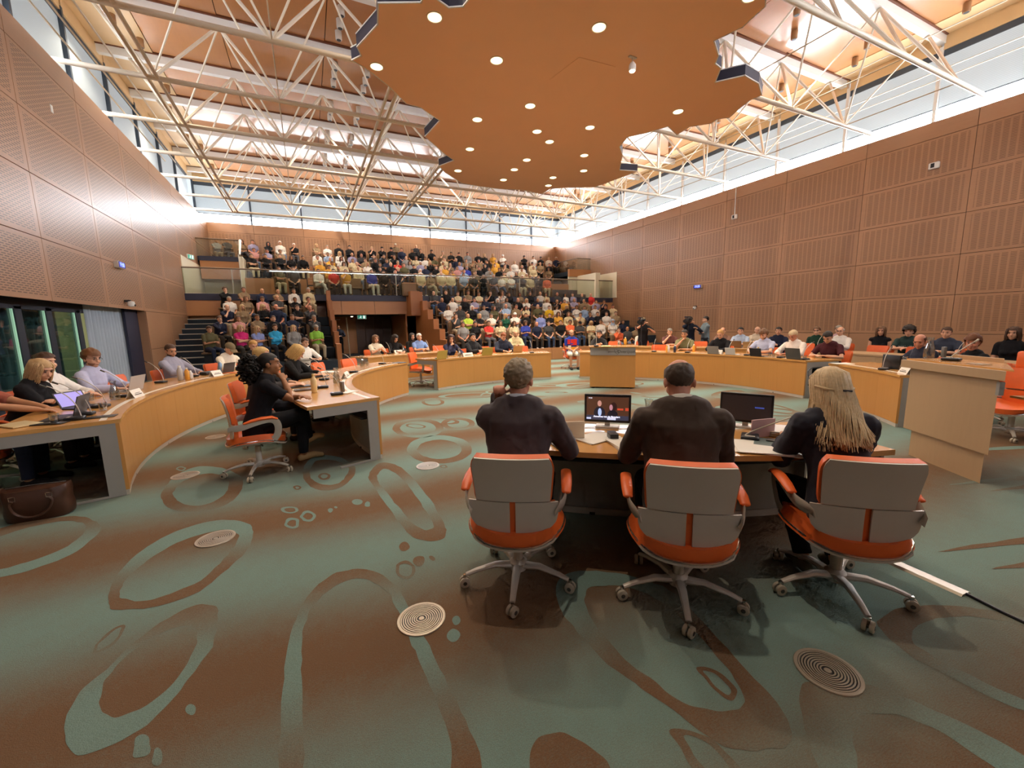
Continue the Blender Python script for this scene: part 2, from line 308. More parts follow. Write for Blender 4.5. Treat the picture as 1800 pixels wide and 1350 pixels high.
RINGS = [
 (A_, [(890,270),(860,235),(760,230),(640,260),(520,320),(430,400),(385,480),(385,530),(430,545),(560,530),(700,480),(800,400),(870,330)], [(830,272),(800,262),(720,275),(620,310),(520,370),(450,430),(420,480),(430,505),(520,510),(620,480),(720,430),(800,350),(835,300)]),
 (A_, [(765,560),(745,528),(680,530),(580,580),(470,660),(390,740),(330,790),(270,850),(235,930),(230,1000),(260,1045),(340,1040),(450,990),(560,910),(640,820),(700,740),(750,660)], [(695,620),(670,600),(610,610),(560,630),(520,650),(470,685),(430,720),(370,790),(355,860),(360,890),(370,915),(420,920),(500,890),(580,830),(640,760),(670,710),(690,660)]),
 (A_, [(980,1100),(985,950),(1000,750),(1030,600),(1080,500),(1150,430),(1240,402),(1320,410),(1380,450),(1420,500),(1470,600),(1500,650),(1560,780),(1620,900),(1690,1100),(1600,1500),(1300,1600),(1000,1400)], [(1070,1100),(1065,900),(1060,720),(1070,600),(1110,520),(1180,460),(1250,435),(1310,445),(1360,480),(1385,520),(1420,600),(1440,650),(1490,760),(1540,880),(1590,1060),(1500,1400),(1300,1480),(1100,1350)]),
 (A_, [(355,255),(330,290),(250,350),(120,400),(0,430),(-150,440),(-200,380),(-100,300),(60,240),(180,222),(260,214),(320,225)], [(300,250),(290,280),(220,330),(100,375),(-20,405),(-120,410),(-150,370),(-60,310),(80,260),(200,235),(250,232),(285,238)]),
 (A_, [(855,100),(840,70),(780,45),(700,40),(640,60),(590,100),(565,150),(600,190),(680,200),(770,185),(830,150)], [(805,100),(790,75),(740,65),(690,72),(640,95),(615,120),(610,142),(640,170),(700,178),(760,160),(795,130)]),
 (A_, [(1330,30),(1380,30),(1430,60),(1500,140),(1550,220),(1570,270),(1550,298),(1490,300),(1430,270),(1370,190),(1320,120),(1297,70)], [(1345,50),(1375,55),(1420,90),(1470,155),(1515,225),(1525,250),(1515,260),(1490,262),(1450,240),(1400,180),(1350,120),(1325,80)]),
 (A_, [(1065,70),(1080,100),(1120,122),(1180,120),(1230,90),(1250,45),(1200,10),(1120,0),(1075,30)], [(1090,70),(1110,95),(1150,105),(1190,98),(1215,75),(1225,45),(1180,20),(1120,18),(1095,40)]),
 (A_, [(325,700),(335,670),(365,635),(410,605),(442,597),(432,625),(400,665),(355,692)], [(338,688),(345,668),(370,642),(408,615),(430,606),(422,625),(395,658),(358,682)]),
 (B_, [(155,480),(175,430),(240,408),(400,420),(560,480),(700,620),(830,760),(930,870),(980,960),(960,1020),(860,1040),(720,1010),(560,890),(430,800),(320,720),(230,620),(175,550)], [(255,500),(280,465),(360,460),(440,475),(530,520),(620,600),(700,680),(770,770),(815,850),(810,880),(780,897),(700,900),(600,870),(500,800),(400,720),(320,630),(270,560)]),
 (B_, [(1005,840),(1050,800),(1150,810),(1260,810),(1400,860),(1560,930),(1750,1030),(1900,1150),(1900,1400),(1300,1400),(1120,1200),(1080,1100),(1030,960)], [(1195,970),(1205,940),(1230,912),(1290,908),(1380,920),(1500,970),(1650,1070),(1800,1180),(1800,1320),(1380,1320),(1260,1200),(1225,1110),(1203,1030)]),
 (B_, [(1290,600),(1330,550),(1450,530),(1600,535),(1800,570),(2000,620),(2100,900),(1950,950),(1800,900),(1680,850),(1500,760),(1380,690)], [(1405,650),(1430,600),(1520,572),(1650,572),(1800,600),(1950,660),(2000,850),(1900,890),(1750,840),(1640,790),(1540,740),(1450,690)]),
 (B_, [(650,745),(700,750),(760,790),(790,830),(775,862),(730,840),(680,790)], [(670,755),(705,765),(745,795),(768,828),(760,845),(725,822),(690,785)]),
 (B_, [(560,970),(620,968),(720,1010),(790,1080),(850,1150),(800,1200),(680,1150),(600,1050)], [(600,985),(640,990),(710,1030),(760,1090),(790,1140),(760,1150),(690,1110),(630,1045)]),
 (B_, [(65,1100),(80,1010),(150,980),(230,1000),(300,1050),(350,1110),(350,1300),(100,1300)], None),
]
for (ox, oy), o, i in RINGS: carpet_band(cp(o, ox, oy), cp(i, ox, oy) if i else None)
def ell_px(cx, cy, rx, ry, inner=0):
    f = lambda k: [onz(cx/2+rx/2*k*math.cos(a*math.pi/4), 800+cy/2+ry/2*k*math.sin(a*math.pi/4), 0) for a in range(8)]
    carpet_band(f(1), f(inner) if inner else None, .0014)
for a in [(1020,193,32,12,.6),(1027,240,27,20,.6),(1083,215,27,20,.6),(1160,195,10,8),(1183,183,6,4),(1255,165,18,10),(1293,173,12,9),(1422,322,18,16),(1473,373,20,18),(1520,363,9,9),(1425,405,35,32,.7),(1140,75,22,12,.55),(1045,115,14,8,.5),(1605,582,15,15),(1593,633,22,24),(672,895,16,20),(500,1025,32,38),(555,1062,20,28),(636,48,16,8,.6),(1545,-20,115,50,.68),(1470,-95,90,34,.7),(1610,-110,60,22,.65),(1560,40,14,6,.5)]: ell_px(*a)
RC = Vector((4.68, 5.87, 0))                            # centre of the circle of desks
r2 = random.Random(3)
for i in range(26):
    rad = 3.6*math.sqrt(r2.random()); a = r2.random()*6.28; c = RC+Vector((rad*math.cos(a), rad*math.sin(a), 0)); th = r2.random()*3.14; ra = r2.uniform(.12, .75); rb = ra*r2.uniform(.35, .6); wd = r2.uniform(.55, .8)
    if c.x+c.y < 6.2: continue
    f = lambda k: [c+Vector((ra*k*math.cos(t*.785)*math.cos(th)-rb*k*math.sin(t*.785)*math.sin(th), ra*k*math.cos(t*.785)*math.sin(th)+rb*k*math.sin(t*.785)*math.cos(th), 0)) for t in range(8)]
    carpet_band(f(1), f(wd) if ra > .2 else None, .0016+i*.00003)
for i, (x, y, l, wd) in enumerate([(4.9, .55, 2.6, .05), (5.2, .2, 3.2, .07), (5.0, -.15, 3.0, .05), (6.3, 1.05, 2.2, .05), (6.6, .75, 2.6, .06), (7.4, 1.5, 2.0, .05)]):
    d = Vector((.93, -.36, 0)); nn = Vector((.36, .93, 0)); c = Vector((x, y, 0))
    carpet_band([c-d*l/2, c-d*l/4+nn*wd*1.5, c+nn*wd*2, c+d*l/4+nn*wd*1.5, c+d*l/2, c+d*l/4+nn*wd*.3, c, c-d*l/4+nn*wd*.2], None, .0018+i*.00005)
# ---- walls: slabs behind, single panels hung in front with open joints
LV = [.02, 1.0, 2.21, 3.43, 4.65, 5.87, 7.07, 7.57]
def panel_mesh(name, wd, ht, th=.03):
    mb = MB().box(0, wd, -th, 0, 0, ht, .004); me = mb.mesh(name)
    uv = me.uv_layers.new(name='UVMap')
    for l in me.loops: c = me.vertices[l.vertex_index].co; uv.data[l.index].uv = (c.x, c.z)
    return me
def panel_wall(wall, origin, direction, cols, rows, pw, m, skip=None):
    cache = {}; d = Vector(direction); rz = math.atan2(d.y, d.x)
    for ci in cols:
        for ri in rows:
            z0, z1 = LV[ri], LV[ri+1]; s0, s1 = ci*pw, (ci+1)*pw
            if skip:
                q = skip(s0, s1, z0, z1)
                if q is None: continue
                s0, s1 = q
            plain = ri in (0, 6) or abs((s1-s0)-pw) > .01
            key = (round(s1-s0, 2), round(z1-z0, 2), plain)
            if key not in cache:
                me = panel_mesh('wall_panel', s1-s0-.012, z1-z0-.012); me.materials.append(M['wood'] if plain else M[m]); cache[key] = me
            p = Vector(origin)+d*(s0+.006)
            ob('wall_panel', cache[key], None, wall, loc=(p.x, p.y, z0+.006), rot=(0, 0, rz))
DJ0, DJ1, DH = 6.5, 16.9, 2.30                           # glazed opening in the left wall
wl = struct('wall_left', MB().box(XL-.25, XL-.03, Y0, 30, DH, 7.55).box(XL-.25, XL-.03, DJ1+.06, 30, 0, DH).box(XL-.25, XL-.03, Y0, DJ0, 0, DH), 'backing')
def skl(s0, s1, z0, z1):
    if z0 < 2.2 and s1+1.17 <= DJ1+.05: return None
    if z0 < 2.2 and s0+1.17 < DJ1: return (DJ1-1.17, s1)
    return s0, s1
panel_wall(wl, (XL, 1.17, 0), (0, 1, 0), range(1, 11), range(7), 2.6, 'wallL', skl)
wr = struct('wall_right', MB().box(XR+.03, XR+.25, Y0, 30, 0, 7.55), 'backing')
panel_wall(wr, (XR, 29.52, 0), (0, -1, 0), range(0, 12), range(7), 2.68, 'wallR')
bw = Vector((1, -SK, 0)).normalized()
wb = struct('wall_back', MB().add([(XL-.3, YB(XL)+.03, 0), (XR+.3, YB(XR)+.03, 0), (XR+.3, YB(XR)+.25, 0), (XL-.3, YB(XL)+.25, 0), (XL-.3, YB(XL)+.03, 7.55), (XR+.3, YB(XR)+.03, 7.55), (XR+.3, YB(XR)+.25, 7.55), (XL-.3, YB(XL)+.25, 7.55)], [(3, 2, 1, 0), (4, 5, 6, 7), (0, 1, 5, 4), (1, 2, 6, 5), (2, 3, 7, 6), (3, 0, 4, 7)]), 'backing')
panel_wall(wb, (XL-.35, YB(XL), 0), bw, range(0, 9), range(4, 7), 2.6, 'wallR')
wf = struct('wall_front', MB().box(XL-.25, XR+.25, Y0-.25, Y0, 0, 7.57), 'wood')
# ledges behind the wall tops
struct('trim_4', MB().box(XL-.7, XR+.7, Y0-.75, Y0, 7.55, 7.58), 'steel'); struct('trim_1', MB().box(XL-.75, XL, Y0, 30, 7.55, 7.58), 'steel'); struct('trim_2', MB().box(XR, XR+.75, Y0, 30, 7.55, 7.58), 'steel')
struct('trim_3', MB().add([(XL-.7, YB(XL), 7.55), (XR+.7, YB(XR), 7.55), (XR+.7, YB(XR)+.75, 7.55), (XL-.7, YB(XL)+.75, 7.55), (XL-.7, YB(XL), 7.58), (XR+.7, YB(XR), 7.58), (XR+.7, YB(XR)+.75, 7.58), (XL-.7, YB(XL)+.75, 7.58)], [(3, 2, 1, 0), (4, 5, 6, 7), (0, 1, 5, 4), (1, 2, 6, 5), (2, 3, 7, 6), (3, 0, 4, 7)]), 'steel')
# ---- clerestory: one window per bay > clear_pane, blind, mullion, transom, head
wn = 0; wm = {}
def win_meshes(L, k):
    if k in wm: return wm[k]
    r = {}
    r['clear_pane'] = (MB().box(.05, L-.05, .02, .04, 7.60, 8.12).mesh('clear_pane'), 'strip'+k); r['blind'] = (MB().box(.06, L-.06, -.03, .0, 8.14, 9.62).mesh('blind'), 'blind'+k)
    r['mullion'] = (MB().box(-.045, .045, -.12, .05, 7.58, 9.9).mesh('mullion'), 'white' if k == 'R' else 'wfr'); r['transom'] = (MB().box(.045, L-.045, -.03, .045, 8.115, 8.15).mesh('transom'), 'wfr')
    r['head'] = (MB().box(.045, L-.045, -.06, .05, 9.62, 9.80).mesh('head'), 'wfr'); r['head_trim'] = (MB().box(.045, L-.045, -.10, .05, 9.80, 10.3).mesh('head_trim'), 'slat')
    wm[k] = r; return r
def window_row(p0, d, L, n, k):
    global wn
    d = Vector(d).normalized(); rz = math.atan2(d.y, d.x)
    for i in range(n):
        wn += 1; p = Vector(p0)+d*(L*i); e = empty('window_%d' % wn, (p.x, p.y, 0), rz); tag(e, kind='structure')
        for nm, (me, m) in win_meshes(L, k).items(): ob(nm, me, m, e)
        if k == 'R': ob('frame_edge', MB().box(.045, .075, -.08, .05, 7.58, 9.8).mesh('frame_edge') if i == 0 else fe, 'wfr', e)
        if k == 'R' and i == 0: fe = e.children[-1].data
window_row((XL-.55, Y0, 0), (0, 1, 0), 2.52, 14, 'L')    # faces +x
window_row((XR+.55, 28.9, 0), (0, -1, 0), 2.48, 14, 'R')
window_row((XL-.5, YB(XL)+.5, 0), bw, 2.66, 9, 'B')
window_row((XR+.5, Y0-.5, 0), (-1, 0, 0), 2.64, 9, 'B')   # unseen row behind the camera, added for light on the front chairs
# ---- roof deck: birch panels between white beams, slatted bands along the window walls
ceiling = struct('ceiling', MB().box(XL-1, XR+1, Y0-.3, 30, 10.32, 10.5), 'backing')
BX0, BDX, BY0, BDY = -2.9, 2.736, 5.92, 2.63
def node(i, k): x = BX0+BDX*i; return Vector((x, BY0+BDY*k-.03*(x-BX0), 7.78))
def tnode(i, k): x = BX0+BDX*(i-.5); return Vector((x, BY0+BDY*(k-.5)-.03*(x-BX0), 10.02))
cpm = {}
for k in range(-2, 10):
    for i in range(0, 9):
        x0, x1 = BX0+BDX*(i-.5)+.01, BX0+BDX*(i+.5)-.01
        if i == 0: x0 = XL+.95
        if i == 8: continue
        ya = BY0+BDY*(k-.5)+.22-.03*((x0+x1)/2-BX0); yb_ = ya+BDY-.36
        o = ob('ceiling_panel', MB().box(0, x1-x0, 0, yb_-ya, 0, .06), 'ceil', ceiling, loc=(x0, ya, 10.24))
    for sx0, sx1 in ((XL-.8, XL+.93), (BX0+BDX*7.5, XR+.8)):
        ya = BY0+BDY*(k-.5)+.2-.03*((sx0+sx1)/2-BX0)
        ob('slatted_panel', MB().box(0, sx1-sx0, 0, BDY-.3, 0, .05), 'slat', ceiling, loc=(sx0, ya, 10.22))
for k in range(-2, 11):                                  # beams and the brown recess beside each
    y = BY0+BDY*(k-.5); a, b = XL-.6, XR+.6
    f = lambda x, dy: y+dy-.03*(x-BX0)
    mk = lambda d0, d1, z0, z1: MB().add([(a, f(a, d0), z0), (b, f(b, d0), z0), (b, f(b, d1), z0), (a, f(a, d1), z0), (a, f(a, d0), z1), (b, f(b, d0), z1), (b, f(b, d1), z1), (a, f(a, d1), z1)], [(3, 2, 1, 0), (4, 5, 6, 7), (0, 1, 5, 4), (1, 2, 6, 5), (2, 3, 7, 6), (3, 0, 4, 7)])
    ob('roof_beam', mk(-.09, .09, 9.98, 10.2), 'white', ceiling); ob('beam_recess', mk(-.14, .22, 10.2, 10.33), 'brown', ceiling)
# ---- space frame
sf = empty('roof_space_frame', (6.7, 14, 7.7)); tag(sf, 'cream painted steel space frame hanging below the wooden roof deck', 'roof truss')
def shift(o): o.matrix_parent_inverse = Matrix.Translation((-6.7, -14, -7.7)); return o
unit = {}
def member(name, a, b, r, m='cream', n=6):
    key = (name, r)
    if key not in unit: me = MB().tube([(0, 0, 0), (0, 0, 1)], r, n).mesh(name, 50); me.materials.append(M[m]); unit[key] = me
    d = b-a; o = ob(name, unit[key], None, sf); shift(o); o.rotation_mode = 'QUATERNION'; o.rotation_quaternion = d.to_track_quat('Z', 'Y'); o.location = a; o.scale = (1, 1, d.length); return o
NI, NK = 8, 9
for k in range(0, NK):
    a, b = node(0, k), node(NI-1, k); dx = (b-a).normalized(); member('bottom_chord', a-dx*1.9, b+dx*2.0, .062, n=8)
for i in range(NI):
    a, b = node(i, 0), node(i, NK-1)
    if i in (0, 2, 3):
        for s in (-.11, .11): member('long_chord', a+Vector((s, 0, 0)), b+Vector((s, 0, 0)), .045, n=8)
    else: member('tie_rod', a, b, .014)
for i in range(NI):
    for k in range(0, NK):
        for di in (0, 1):
            for dk in (0, 1):
                thick = (dk == 1)
                if k == 0 and dk == 0: continue
                member('web_member' if thick else 'thin_web_member', node(i, k), tnode(i+di, k+dk), .042 if thick else .026)
for x, z in ((-4.22, 7.86), (-3.92, 7.86), (-3.48, 7.86)): member('track_rod', Vector((x, 3, z)), Vector((x, 20.3, z)), .022)
for x, z in ((17.0, 8.6), (17.75, 8.65), (15.6, 9.0)): member('brace_rod', Vector((x, 3, z)), Vector((x, 27, z)), .013)
# ---- roof downlights (small cylinders under the deck)
n_l = 0
def can(x, y, kind, lit, txt):
    global n_l
    e = empty('ceiling_downlight', (x, y, 10.22)); n_l += 1
    tag(e, txt, 'ceiling light', 'roof downlights '+kind)
    ob('housing', canm[kind], None, e); ob('lens', canm['lens'], None, e)
    if lit: lamp('lamp_light', (0, 0, -.3), HALL_W, e, 125, .08)
canm = {}
for k, m in (('wood', 'seatw'), ('steel', 'alu')): me = MB().lathe([(.09, 0), (.09, -.22), (.075, -.24)], 12).mesh('housing', True); me.materials.append(M[m]); canm[k] = me
me = MB().lathe([(.074, -.232), (.06, -.245), (.01, -.246)], 12).mesh('lens', True); me.materials.append(M['black']); canm['lens'] = me
for k in range(-1, 9):  # lit cans of the nearest bay are out of view, added to brighten the foreground
    yy = lambda x, f: BY0+BDY*(k-.5+f)-.03*(x-BX0)
    for x in (-4.1, -3.75): can(x, yy(x, .35 if x < -4 else .7), 'wood', x < -4 and k in (4, 6, 8), 'wood coloured can downlight above the left wall, %s bay from the back, %s one' % (FIRST[8-k], 'outer' if x < -4 else 'inner'))
    for x in (1.55, 2.55):
        for f in (.3, .5, .7): can(x, yy(x, f), 'steel', f == .5 and x < 2 and k in (-1, 1, 5, 7, 8), 'silver can downlight of the left roof panels, %s bay from the back, %s row, %s' % (FIRST[8-k], 'left' if x < 2 else 'right', {.3: 'nearest', .5: 'middle', .7: 'farthest'}[f]))
    for x in (13.0, 14.0, 16.6, 17.3): can(x, yy(x, .4 if x in (13.0, 16.6) else .65), 'wood', x in (13.0,) and k in (-1, 1, 3, 5, 7), 'wood coloured can downlight by the right windows, %s bay from the back, %s across' % (FIRST[8-k], FIRST[(13.0, 14.0, 16.6, 17.3).index(x)]))
for k in (5, 6, 7, 8):
    for j in range(3): x = 6.9+.15*j; can(x, BY0+BDY*(k-.5+.3+.2*j)-.03*(x-BX0), 'steel', j == 1 and k in (6, 8), 'silver can downlight above mid tribune, %s bay from back, %s of three' % (FIRST[8-k], FIRST[j]))
# ---- hanging ceiling panel
CZ = 7.3
CL = [(664,43),(628,83),(635,98),(619,106),(649,124),(686,154),(714,182),(740,189),(749,196),(773,212),(754,233),(747,240),(782,271),(798,282),(772,292),(782,303),(812,322),(840,327),(877,332),(919,334),(952,341),(966,332),(994,330),(1045,329),(1068,321),(1105,307),(1120,301),(1089,299),(1094,273),(1089,258),(1103,241),(1139,233),(1174,222),(1190,237),(1212,223),(1250,217),(1262,209),(1282,207),(1303,188),(1317,177),(1339,167),(1333,147),(1309,133),(1257,145),(1267,120),(1257,112),(1263,98),(1255,72),(1280,60),(1305,48),(1332,23),(1345,12),(1346,0),(1290,-70),(1150,-120),(950,-70),(850,-35),(826,-3),(814,12),(789,14),(765,-3),(745,-6),(740,5),(665,6)]
poly = [onz(u, v, CZ).xy[:] for u, v in CL]
cloud = empty('hanging_ceiling_panel', (6, 8, CZ)); tag(cloud, 'tan hanging ceiling panel cut to a jagged map outline with navy edges', 'ceiling panel')
def sh(o, c): o.matrix_parent_inverse = Matrix.Translation([-x for x in c]); return o
me = bpy.data.meshes.new('soffit'); me.from_pydata([(x, y, CZ) for x, y in poly], [], [tuple(range(len(poly)))])
bm = bmesh.new(); bm.from_mesh(me); bmesh.ops.recalc_face_normals(bm, faces=bm.faces[:]); r = bmesh.ops.extrude_face_region(bm, geom=bm.faces[:]); bmesh.ops.translate(bm, vec=(0, 0, .03), verts=[v for v in r['geom'] if isinstance(v, bmesh.types.BMVert)]); bmesh.ops.recalc_face_normals(bm, faces=bm.faces[:]); bm.to_mesh(me); bm.free()
sh(ob('soffit', me, 'tan', cloud), (6, 8, CZ))
for nm, z0, z1, m, g in (('edge_trim', -.004, .02, 'white', .012), ('edge_band', .02, .24, 'navy', .008), ('edge_trim', .24, .262, 'white', .014)):
    mb = MB(); n = len(poly); cx = sum(p[0] for p in poly)/n; cy = sum(p[1] for p in poly)/n
    for i in range(n):
        a, b = Vector(poly[i]), Vector(poly[(i+1) % n]); d = (b-a).normalized()*g
        mb.add([(a.x-d.x-d.y, a.y-d.y+d.x, CZ+z0), (b.x+d.x-d.y, b.y+d.y+d.x, CZ+z0), (b.x+d.x+d.y, b.y+d.y-d.x, CZ+z0), (a.x-d.x+d.y, a.y-d.y-d.x, CZ+z0), (a.x-d.x-d.y, a.y-d.y+d.x, CZ+z1), (b.x+d.x-d.y, b.y+d.y+d.x, CZ+z1), (b.x+d.x+d.y, b.y+d.y-d.x, CZ+z1), (a.x-d.x+d.y, a.y-d.y-d.x, CZ+z1)], [(3, 2, 1, 0), (4, 5, 6, 7), (0, 1, 5, 4), (1, 2, 6, 5), (2, 3, 7, 6), (3, 0, 4, 7)])
    sh(ob(nm, mb, m, cloud), (6, 8, CZ))
hp = [onz(u, v, CZ) for u, v in ((965,140),(1033,159),(1083,117),(1018,100))]
hc = sum(hp, Vector())/4
sh(ob('access_hatch', MB().add([(p.x, p.y, CZ-.006) for p in hp]+[(hc.x+(p.x-hc.x)*.985, hc.y+(p.y-hc.y)*.985, CZ-.009) for p in hp], [(0, 1, 2, 3), (7, 6, 5, 4), (0, 4, 5, 1), (1, 5, 6, 2), (2, 6, 7, 3), (3, 7, 4, 0)]), 'tan', cloud), (6, 8, CZ))
dlm = {}
me = MB().lathe([(.12, .002), (.135, -.012), (.15, -.012), (.152, .0)], 24, cap=False).mesh('rim', True); me.materials.append(M['white']); dlm['rim'] = me
me = MB().lathe([(.128, -.008), (.06, -.0075), (.002, -.007)], 24, cap=False).mesh('reflector', True); me.materials.append(M['spotdisc']); dlm['reflector'] = me
me = MB().box(-.035, .035, -.02, .02, -.02, -.009, .006).mesh('bulb', True); me.materials.append(M['lamp']); dlm['bulb'] = me
DL = [(764,30),(1053,48),(662,117),(873,106),(932,186),(839,210),(1192,196),(944,231),(966,249),(1037,224),(826,262),(1027,273),(926,281),(904,298),(805,300),(885,316),(972,312),(1026,300),(964,326)]
for j, (u, v) in enumerate(sorted(DL)):
    p = onz(u, v, CZ); e = empty('recessed_downlight', p); near = 'near edge' if v < 130 else ('middle' if v < 255 else 'far end')
    tag(e, 'round recessed downlight at the %s of the hanging panel, %s from the left' % (near, ORD[j] if j else 'first'), 'ceiling light', 'recessed downlights in the hanging panel')
    for nm in dlm: ob(nm, dlm[nm], None, e)
    lamp('lamp_light', (0, 0, -.05), SPOT_W, e, 120, .1)
p = onz(1112, 100, CZ); e = empty('projecting_spotlight', p); tag(e, 'small lit spotlight projecting below the hanging ceiling panel', 'spotlight')
ob('bracket', MB().box(-.1, .1, -.03, .03, -.02, 0).cyl((0, 0, 0), (0, 0, -.16), .015), 'white', e); ob('shade', MB().lathe([(.03, -.1), (.075, -.16), (.08, -.27), (.07, -.28)], 14), 'white', e, True); ob('bulb', MB().ell((0, 0, -.27), (.066, .066, .04)), 'lamp', e, True)
lamp('lamp_light', (0, 0, -.33), SPOT_W, e, 100, .06)
# two more of the same lamps where the panel runs on over the camera
for x, y, sd in ((2.6, 5.2, 'left'), (5.4, 4.4, 'middle'), (7.6, 5.4, 'right')):
    e = empty('recessed_downlight', (x, y, CZ)); tag(e, 'round recessed downlight in the panel part above the camera, %s one' % sd, 'ceiling light', 'recessed downlights in the hanging panel')
    for nm in dlm: ob(nm, dlm[nm], None, e)
    lamp('lamp_light', (0, 0, -.05), SPOT_W*.7, e, 120, .1)
# ================================================================== TRIBUNE
ROWZ = [.36, .79, 1.22, 1.65, 2.08]; ROWY = [17.6, 18.7, 19.8, 20.9, 22.0]
GY, GZ = 22.0, 3.14
UROW = [(22.95, 3.14), (23.85, 3.45), (24.8, 3.80), (25.75, 4.15), (26.75, 4.58), (27.95, 5.20)]
def sbox(x0, x1, y0, y1, z0, z1):                        # box that follows the slight skew of the back wall
    v = [(x, sky(x, y), z) for z in (z0, z1) for y in (y0, y1) for x in (x0, x1)]
    return MB().add(v, [(0, 2, 3, 1), (4, 5, 7, 6), (0, 1, 5, 4), (2, 6, 7, 3), (0, 4, 6, 2), (1, 3, 7, 5)])
tl = struct('seating_tier', sbox(-3.0, .95, 16.9, 22.0, 0, .001), 'tcar')
for nm, x0, x1 in (('a', -3.0, .95), ('b', 6.6, 17.9)):
    for z, y in zip(ROWZ, ROWY): ob('tier_step', sbox(x0, x1, y-.72, 23.0, z-.40, z), 'tcar', tl)
for x0, x1, n in ((XL, -3.0, 0), (5.45, 6.6, 1)):        # stairs
    st = struct('stair_flight', sbox(x0, x1, 16.3, 23, 0, .002), 'tcar')
    for i in range(1, 12):
        z = .205*i; y = 16.4+.55*i
        ob('stair_step', sbox(x0, x1, y, 23.2, z-.205, z), 'tcar', st); ob('stair_nosing', sbox(x0+.02, x1-.02, y-.012, y+.06, z-.02, z+.012), 'nosing', st)
# stepped timber cheeks beside the passage
for x0, x1 in ((.95, 1.12), (5.2, 5.45)):
    ck = struct('stair_cheek', sbox(x0, x1, 21.4, 22.05, 0, 3.3), 'woodV')
    for i in range(5):
        y = 21.4-.9*(i+1); ob('cheek_board', sbox(x0, x1, y, y+.9, 0, 3.0-.46*i-.2), 'woodV', ck)
for i in range(4): ob('cheek_board', sbox(4.75, 5.2, 21.0-.0*i, 22.05, 2.1+.3*i, 2.4+.3*i), 'woodV', ck)
# gallery
ga = struct('gallery_floor', sbox(XL, XR, GY+.02, 29, 2.86, GZ), 'tcar')
ob('gallery_fascia', sbox(XL, XR, GY-.03, GY+.02, 2.86, GZ), 'navy', ga)
for x0, x1 in ((XL, -2.2), (1.12, 1.6), (1.6, 3.15), (3.15, 4.75), (5.2, 6.6), (14.8, XR)): ob('front_panel', sbox(x0+.008, x1-.008, GY, GY+.06, 2.2, 2.85), 'woodB', ga)
ob('lower_wall', sbox(XL, -2.9, GY+.3, GY+.4, 0, 2.9), 'woodB', ga)
ob('rear_wall', sbox(-2.2, .95, GY+.95, GY+1.05, 0, 2.9), 'woodB', ga); ob('rear_wall', sbox(5.45, XR, GY+.95, GY+1.05, 0, 2.9), 'woodB', ga)
for (y, z), (y1, z1) in zip(UROW[1:], UROW[2:]+[(29.4, 5.2)]):
    for x0, x1 in ((.2, 1.0), (1.0, 14.1), (14.1, 16.9)): ob('tier_step', sbox(x0, x1, y-.55, 29, z-.43, z), 'tcar', ga)
    if z > 4: ob('tier_step', sbox(-2.6, .2, y-.55, 29, z-.43, z), 'tcar', ga)
for i in range(1, 12): ob('stair_nosing', sbox(.3, .95, 22.5+.44*i, 22.56+.44*i, GZ+.185*i-.02, GZ+.185*i), 'nosing', ga); ob('stair_step', sbox(.25, 1.0, 22.5+.44*i, 29, GZ+.185*(i-1), GZ+.185*i-.01), 'woodB', ga)
ob('block_front', sbox(-2.6, .2, 25.0, 25.06, GZ, 4.16), 'woodB', ga)
ob('balcony_floor', sbox(XL, -2.75, 25.4, 29, 4.98, 5.2), 'tcar', ga); ob('balcony_front', sbox(XL+.1, -2.75, 25.36, 25.42, 4.1, 4.98), 'woodB', ga); ob('balcony_edge', sbox(XL+.1, -2.75, 25.34, 25.40, 4.98, 5.2), 'navy', ga)
ob('lobby_wall', sbox(XL+.02, -2.6, 26.2, 26.3, GZ, 4.98), 'off', ga); ob('lobby_side', sbox(-2.75, -2.6, 25.0, 26.3, GZ, 5.2), 'off', ga); ob('lobby_side_wall', sbox(XL, XL+.05, 22.1, 26.2, GZ, 4.75), 'off', ga)
ob('block_front', sbox(14.1, 16.3, 24.4, 24.46, GZ, 4.2), 'woodB', ga); ob('lobby_wall', sbox(16.3, XR-.02, 24.4, 24.5, GZ, 4.7), 'off', ga); ob('lobby_side_wall', sbox(XR-.06, XR-.02, 21.6, 24.4, GZ, 4.75), 'off', ga); ob('lobby_pillar', sbox(16.95, 17.3, 22.3, 24.4, GZ, 4.75), 'off', ga); ob('balcony_front', sbox(16.3, XR, 24.3, 24.5, 4.7, 5.2), 'woodB', ga)
ob('tier_step', sbox(16.9, XR, 24.5, 29, 4.9, 5.2), 'tcar', ga)
# low wall in front of the right block
lw = struct('tribune_front', sbox(6.6, 15.5, 15.6, 15.7, 0, .02), 'woodB')
for i in range(6): ob('front_board', sbox(6.6+1.45*i+.005, 6.6+1.45*(i+1)-.005, 15.55, 15.62, .02, .52), 'woodB', lw)
